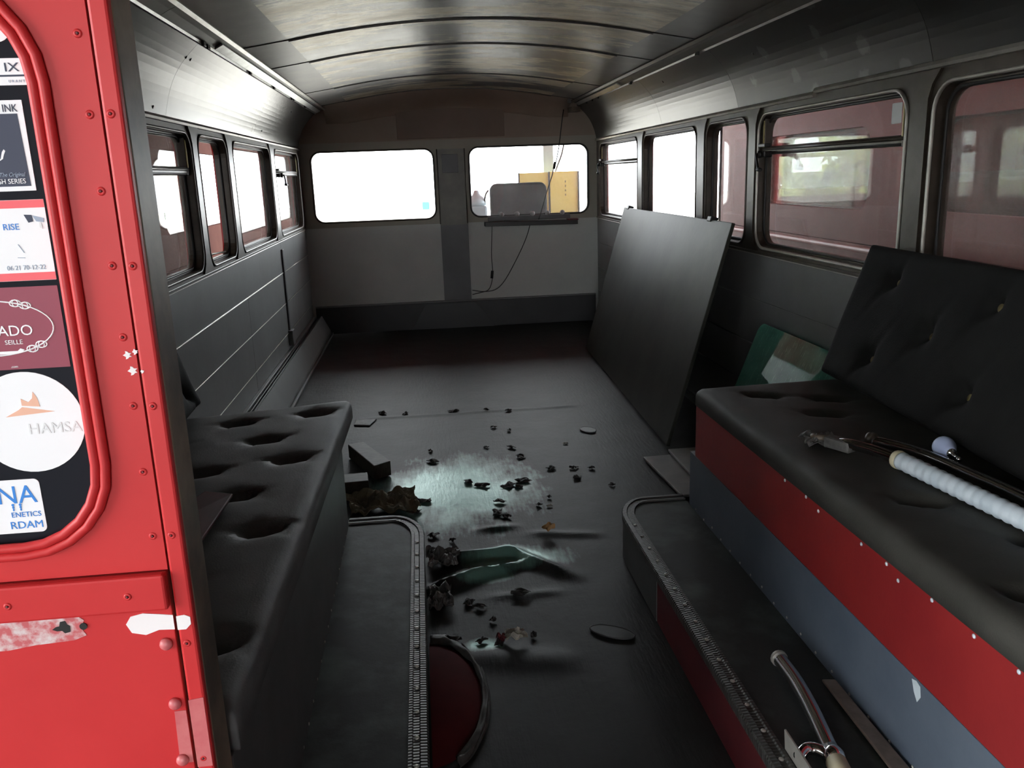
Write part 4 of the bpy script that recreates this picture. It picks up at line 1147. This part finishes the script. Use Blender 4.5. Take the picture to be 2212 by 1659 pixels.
def scrap(name, x, y, r, mat, seed, label, cat='leaf', group=None, h=0.016, n=5):
    o = crumple(name, x, y, FZ(x, y) - 0.001, r, r * random.uniform(0.55, 0.9), h, mat, seed, n=n, ang=random.uniform(0, 3), thick=0.0015, ff=2.5)
    return tag(o, label, cat, group)
dark = [(-0.272, 3.477, .030), (-0.134, 3.192, .026), (-0.08, 3.144, .036), (0.020, 3.122, .034), (0.084, 3.164, .034), (-0.029, 2.962, .026), (-0.048, 2.853, .038), (0.083, 3.593, .028),
        (0.109, 3.458, .026), (0.215, 3.286, .022), (0.304, 3.268, .018), (0.303, 3.162, .026), (0.06, 3.10, .02), (-0.02, 2.82, .022), (-0.345, 3.03, .034), (-0.31, 3.02, .03),
        (-0.285, 2.70, .022), (-0.52, 4.30, .03), (-0.40, 4.27, .026), (-0.15, 4.26, .034), (0.02, 4.24, .018), (0.13, 4.20, .022), (-0.03, 3.62, .016), (0.10, 3.85, .02), (0.03, 3.92, .018),
        (-0.04, 2.23, .03), (-0.19, 2.21, .026), (-0.16, 2.18, .022), (-0.25, 2.02, .028), (-0.17, 1.995, .02), (-0.03, 2.00, .016), (-0.13, 2.10, .012), (-0.12, 1.985, .024),
        (0.16, 2.97, .012), (0.11, 2.90, .014), (-0.28, 3.62, .016), (0.38, 3.25, .016), (0.42, 3.05, .014), (-0.22, 2.65, .012), (-0.34, 2.92, .02)]
OWN = {(-0.272, 3.477): 'lone dark leaf at the far left edge of the green patch',
       (-0.08, 3.144): 'elongated dark scrap right of centre on the green patch',
       (-0.134, 3.192): 'small black scrap just left of the elongated one on the green patch',
       (-0.048, 2.853): 'largest ragged dark scrap, just beyond the first floor wrinkle',
       (0.303, 3.162): 'rightmost dark scrap of the cluster beside the green patch',
       (-0.345, 3.03): 'dark scrap touching the right end of the crumpled rag',
       (-0.285, 2.70): 'dark scrap against the rounded corner of the left step',
       (-0.52, 4.30): 'leftmost dark scrap on the lino joint, near the card scrap',
       (-0.25, 2.02): 'dark scrap at the top edge of the maroon hump',
       (0.083, 3.593): 'three cornered dark leaf, far floor, centre of the aisle'}
for i, (x, y, r) in enumerate(dark):
    lab, grp = (('small dark leaf scrap on the lino joint far up the aisle', 'leaf scraps along the lino joint') if y > 4.1 else
                ('small dark leaf scrap on the far floor before the green patch', 'leaf scraps on the far floor') if y > 3.4 else
                ('small curled blackish leaf scrap in the cluster around the green patch', 'leaf scraps around the green patch') if y > 2.6 else
                ('small dark leaf scrap on the near floor between wrinkles and maroon hump', 'leaf scraps on the near floor'))
    lab = OWN.get((x, y), lab)
    scrap('dead_leaf', x, y, r, 'leaf', 40 + i * 3.7, lab, 'leaf', grp)
o = crumple('lino_scrap', -0.08, 1.985, 0.006, 0.034, 0.026, 0.045, 'leaf_pale', 88, n=8, thick=0.002)
tag(o, 'pale crumpled scrap with reddish side on the near floor', 'scrap')
o = scrap('lino_scrap', -0.115, 1.995, 0.022, 'maroon', 95, 'reddish broken chip beside the pale crumpled scrap', 'scrap', None, 0.03, 6)
o = scrap('dry_leaf', 0.110, 2.655, 0.026, 'leaf_orange', 71, 'curled yellow brown dry leaf in the middle of the floor', 'leaf', None, 0.05, 6)
for i, (x, y, lab) in enumerate(((0.148, 2.885, 'thin pale sliver lying right of the dark leaf cluster'), (0.330, 3.60, 'tiny pale chip on the floor before the leaning board'), (0.322, 3.27, 'tiny pale chip among dark scraps at the right of the aisle'))):
    scrap('pale_chip', x, y, 0.014, 'leaf_pale', 130 + i * 7, lab, 'chip', None, 0.01, 4)
# oval floor trap outlines
for cx, cy, rx, ry, ang, lab in ((0.180, 1.985, 0.062, 0.028, -0.55, 'oval rubber floor trap on the near right of the aisle'), (0.470, 3.78, 0.032, 0.05, 0.3, 'small dark oval hole plug in the floor before the leaning board')):
    t = thing('floor_trap', (cx, cy, 0.0), lab, 'trap')
    lp = [(cx + rx * math.cos(a) * math.cos(ang) - ry * math.sin(a) * math.sin(ang), cy + rx * math.cos(a) * math.sin(ang) + ry * math.sin(a) * math.cos(ang)) for a in [i * math.pi / 16 for i in range(32)]]
    TOPM = lambda u, v, w: (u, v, w)
    sheet('cover', lp, 0.001, 0.005, TOPM, 'rubber', t)
    loop_tube('rim', lp, 0.004, 0.0022, TOPM, 'kick', t)

# ------------------------------------------------------------------ coat rack and wires on the front bulkhead
cr = thing('coat_rack', (0.61, YF - 0.05, 0.80), 'dark shelf rail with five round knobs under the right front window', 'rack')
box('rail', 0.27, 0.93, YF - 0.03, YF - 0.001, 0.835, 0.872, 'front_dark', cr)
obox('shelf', (0.61, YF - 0.05, 0.812), (0.74, 0.09, 0.034), (0, 0.012, 0), 'black', cr)
tag(box('red_end', 0.90, 0.985, YF - 0.096, YF - 0.01, 0.822, 0.834, 'maroon', cr), 'dull red end piece')
for x in (0.377, 0.499, 0.622, 0.741, 0.861):
    kn = lathe('knob', [(0.006, 0), (0.006, 0.018), (0.014, 0.022), (0.019, 0.030), (0.019, 0.036), (0.013, 0.043), (0.001, 0.046)], (x, YF - 0.03, 0.886), (0, -1, 0), 'pale_board', cr)
    box('knob_stem', x - 0.006, x + 0.006, YF - 0.032, YF - 0.02, 0.868, 0.890, 'front_dark', cr, bevel=0.001)
wi = thing('wire', (0.8, YF - 0.09, 0.87), 'thin black cable with inline switch hanging across the right front window', 'cable')
tube('cable', [(0.880, 6.70, 1.66), (0.862, 6.70, 1.55), (0.84, 6.70, 1.40), (0.815, 6.70, 1.28), (0.80, 6.70, 1.245), (0.775, 6.70, 1.16), (0.735, 6.70, 1.05), (0.70, 6.70, 0.94), (0.665, 6.70, 0.838)], 0.004, 'wire', wi, seg=6, smooth_pts=4)
tube('inline_switch', [(0.806, 6.70, 1.275), (0.796, 6.70, 1.22)], 0.0105, 'wire', wi, seg=8)
wi = thing('wire', (0.29, YF - 0.03, 0.26), 'short black cable with plug hanging below the shelf rail', 'cable')
tube('cable', [(0.300, 6.77, 0.80), (0.292, 6.77, 0.68), (0.286, 6.77, 0.55), (0.290, 6.77, 0.43), (0.275, 6.77, 0.34), (0.245, 6.77, 0.29), (0.19, 6.77, 0.275), (0.119, 6.765, 0.262)], 0.0032, 'wire', wi, seg=6, smooth_pts=4)
tube('plug', [(0.288, 6.77, 0.445), (0.281, 6.77, 0.385)], 0.011, 'wire', wi, seg=8)
wi = thing('wire', (0.35, YF - 0.03, 0.27), 'long slanting black cable from the shelf rail down to the centre strip', 'cable')
tube('cable', [(0.600, 6.74, 0.80), (0.575, 6.74, 0.72), (0.52, 6.74, 0.60), (0.43, 6.74, 0.44), (0.365, 6.74, 0.345), (0.30, 6.74, 0.295), (0.21, 6.74, 0.285), (0.119, 6.74, 0.300)], 0.0032, 'wire', wi, seg=6, smooth_pts=4)

# ------------------------------------------------------------------ driver cab beyond the right front window
ds = thing('driver_seat', (0.6, 7.45, 0.2), 'slate blue driver seat seen through the right front window', 'seat')
sheet('seat_back', rrect(0.345, 0.835, 0.55, 1.118, 0.06), 7.36, 7.46, FRONT, 'seat_blue', ds, bevel=0.02)
sheet('seat_base', rrect(0.345, 0.835, 0.42, 0.54, 0.04), 7.40, 7.85, FRONT, 'seat_blue', ds, bevel=0.02)
box('pedestal', 0.45, 0.73, 7.5, 7.75, 0.16, 0.42, 'black', ds)
yp = thing('yellow_cabinet', (0.9, 7.92, 0.2), 'yellow cabinet with dark seams behind the driver seat', 'cabinet')
box('yellow_board', 0.662, 0.930, 7.90, 7.93, 0.815, 1.197, 'yellow', yp)
box('yellow_board', 0.946, 1.205, 7.90, 7.93, 0.815, 1.20, 'yellow', yp)
box('lower_board', 0.662, 1.205, 7.90, 7.93, 0.2, 0.79, 'pale_blue', yp)
for x in (0.652, 0.932, 1.206):
    box('post', x, x + 0.012, 7.89, 7.94, 0.2, 1.20, 'front_dark', yp, bevel=0.001)
box('bottom_rail', 0.662, 1.205, 7.89, 7.94, 0.795, 0.813, 'front_dark', yp)
for z in (0.98, 1.02, 1.06, 1.10):
    box('vent_slot', 1.085, 1.092, 7.896, 7.9, z, z + 0.018, 'front_dark', yp, bevel=0.0005)
ck = thing('cab_control_box', (0.26, 7.7, 0.16), 'pale machinery box with a rounded lid left of the driver seat', 'box')
box('box_body', 0.16, 0.335, 7.62, 7.80, 0.16, 0.93, 'pale_blue', ck, bevel=0.02)
lathe('rounded_lid', [(0.085, 0), (0.088, 0.03), (0.07, 0.07), (0.035, 0.095), (0.02, 0.13), (0.001, 0.135)], (0.248, 7.70, 0.93), (0, 0, 1), 'pale_blue', ck)
tube('lever', [(0.31, 7.66, 0.93), (0.325, 7.64, 1.02), (0.35, 7.62, 1.06)], 0.008, 'black', ck, smooth_pts=4)
tag(tube('cab_cable', [(1.10, 8.0, 1.45), (1.075, 8.0, 1.35), (1.03, 8.0, 1.24), (1.00, 8.0, 1.16)], 0.008, 'front_dark', smooth_pts=4), 'thin dark cable curving above the yellow cab panel', 'cable')
cp_ = box('cab_pillar', 0.935, 1.03, 8.2, 8.3, 0.0, 1.9, 'pale_blue')
tag(cp_, 'pale blue cab pillar behind the yellow panel', 'pillar', kind=ST)
cw = box('cab_side', 1.22, 1.27, 6.85, 8.3, 0.0, 0.82, 'pale_blue')
tag(cw, 'pale cab side below the driver window', 'wall', kind=ST)
cf = box('cab_floor', -0.1, 1.27, 6.84, 8.3, 0.08, 0.16, 'dark_riser')
tag(cf, 'dark driver cab floor ahead of the bulkhead', 'floor', kind=ST)


# ------------------------------------------------------------------ neighbouring parked buses
def bus(name, label, xin, xout, y0, y1, wins, z_lo, z_hi, s, glass, paint='bus_red', screen=False):
    t = thing(name, ((xin + xout) / 2, (y0 + y1) / 2, -0.55), label, 'bus')
    th = 0.05
    for xx, sg in ((xin, 1), (xout, -1)):
        d = th if xin < xout else -th
        a, b = sorted((xx, xx + d * sg))
        edges = [y0] + [(wins[i][1] + wins[i + 1][0]) / 2 for i in range(len(wins) - 1)] + [y1]
        for i, (w0, w1, wz0, wz1) in enumerate(wins):
            inn = rrect(w0, w1, wz0, wz1, 0.09)
            ring('window_bay', orect(edges[i], edges[i + 1], z_lo, z_hi, inn), inn, a, b, SIDE, paint, t)
            p = sheet('bus_window', rrect(w0 - 0.01, w1 + 0.01, wz0 - 0.01, wz1 + 0.01, 0.095), (a + b) / 2 - 0.003, (a + b) / 2 + 0.003, SIDE, glass, t)
            loop_tube('window_rubber', rrect(w0, w1, wz0, wz1, 0.09), a if (xx == xin) == (xin > xout) else b, 0.012, SIDE, 'rubber', t)
        box('lower_side', a, b, y0, y1, -0.42, z_lo - 0.004, paint, t, bevel=0)
        tube('side_moulding', [((a if abs(a) < abs(b) else b), y0 + 0.02, z_lo - 0.03), ((a if abs(a) < abs(b) else b), y1 - 0.02, z_lo - 0.03)], 0.015, paint, t, seg=8)
        box('upper_side', a, b, y0, y1, z_hi + 0.004, 2.3, paint, t, bevel=0)
    a, b = sorted((xin, xout))
    box('roof', a, b, y0, y1, 2.3, 2.36, paint, t, bevel=0.02)
    box('bus_floor', a + 0.06, b - 0.06, y0 + 0.05, y1 - 0.05, -0.1, -0.02, 'bus_dark', t, bevel=0)
    box('end_panel', a, b, y0, y0 + 0.05, -0.42, 2.3, paint, t, bevel=0)
    if screen:
        box('end_panel', a, b, y1 - 0.05, y1, -0.42, 0.70, paint, t, bevel=0)
        box('end_panel', a, b, y1 - 0.05, y1, 1.58, 2.3, paint, t, bevel=0)
        inn = rrect(a + 0.1, b - 0.1, 0.74, 1.54, 0.10)
        ring('windscreen_surround', orect(a, b, 0.70, 1.58, inn), inn, y1 - 0.05, y1, FRONT, paint, t)
        sheet('windscreen', rrect(a + 0.09, b - 0.09, 0.73, 1.55, 0.10), y1 - 0.028, y1 - 0.022, FRONT, glass, t)
    else:
        box('end_panel', a, b, y1 - 0.05, y1, -0.42, 2.3, paint, t, bevel=0)
    xa = xin + (0.14 if xin < xout else -0.14)
    for yy in (y0 + 1.2, y1 - 1.2):
        for xw in (a + 0.16, b - 0.16):
            lathe('wheel', [(0.02, -0.11), (0.30, -0.11), (0.42, -0.08), (0.44, 0), (0.42, 0.08), (0.30, 0.11), (0.02, 0.11)], (xw, yy, -0.16), (1, 0, 0), 'rubber', t, seg=20)
    return t
bus('parked_bus', 'dull maroon bus parked close along the left windows, seen through them', -1.90, -4.2, 1.0, 11.9,
    [(2.3, 5.45, 0.92, 1.45), (5.76, 7.66, 0.88, 1.43), (7.98, 11.45, 0.74, 1.50)], 0.66, 1.62, -1, 'glass_clean', 'bus_maroon', True)
rb = bus('parked_bus', 'red bus parked close along the right windows, ending before the front ones', 1.90, 4.2, -3.0, 6.07,
    [(-2.6, 0.2, 0.98, 1.36), (0.5, 2.3, 0.98, 1.36), (2.5, 3.46, 0.98, 1.36), (3.98, 5.30, 0.96, 1.36)], 0.80, 1.60, 1, 'glass')
box('seat_row', 2.3, 3.9, 4.3, 4.5, 0.0, 1.12, 'bus_dark', rb, bevel=0.03)
box('seat_row', 2.3, 3.9, 2.9, 3.0, 0.0, 1.06, 'bus_dark', rb, bevel=0.03)

# sunlit hedge far outside on the left
def bush(cx, cy, cz_, r, n, seed, label):
    rnd = random.Random(seed)
    v, f = [], []
    for i in range(n):
        d = Vector((rnd.gauss(0, 1), rnd.gauss(0, 1), rnd.gauss(0, 1))).normalized() * r * rnd.uniform(0.6, 1.0)
        c = Vector((cx, cy, cz_)) + Vector((d.x, d.y, d.z * 0.8))
        a = Vector((rnd.gauss(0, 1), rnd.gauss(0, 1), rnd.gauss(0, 1))).normalized()
        b = a.cross(Vector((rnd.gauss(0, 1), rnd.gauss(0, 1), rnd.gauss(0, 1)))).normalized()
        k = len(v); s_ = 0.34
        v += [c - a * s_, c + b * s_ * 0.5, c + a * s_, c - b * s_ * 0.5]; f.append((k, k + 1, k + 2, k + 3))
    t = thing('bush', (cx, cy, -0.6), label, 'bush')
    o = link_mesh('foliage', v, f, 'foliage', t); o['kind'] = 'stuff'
    tube('stem', [(cx, cy, -0.6), (cx + 0.05, cy, cz_)], [0.08, 0.04], 'wood', t)
bush(-9.0, 17.5, 1.6, 4.2, 6000, 5, 'sunlit yellow green hedge far outside the left windows')
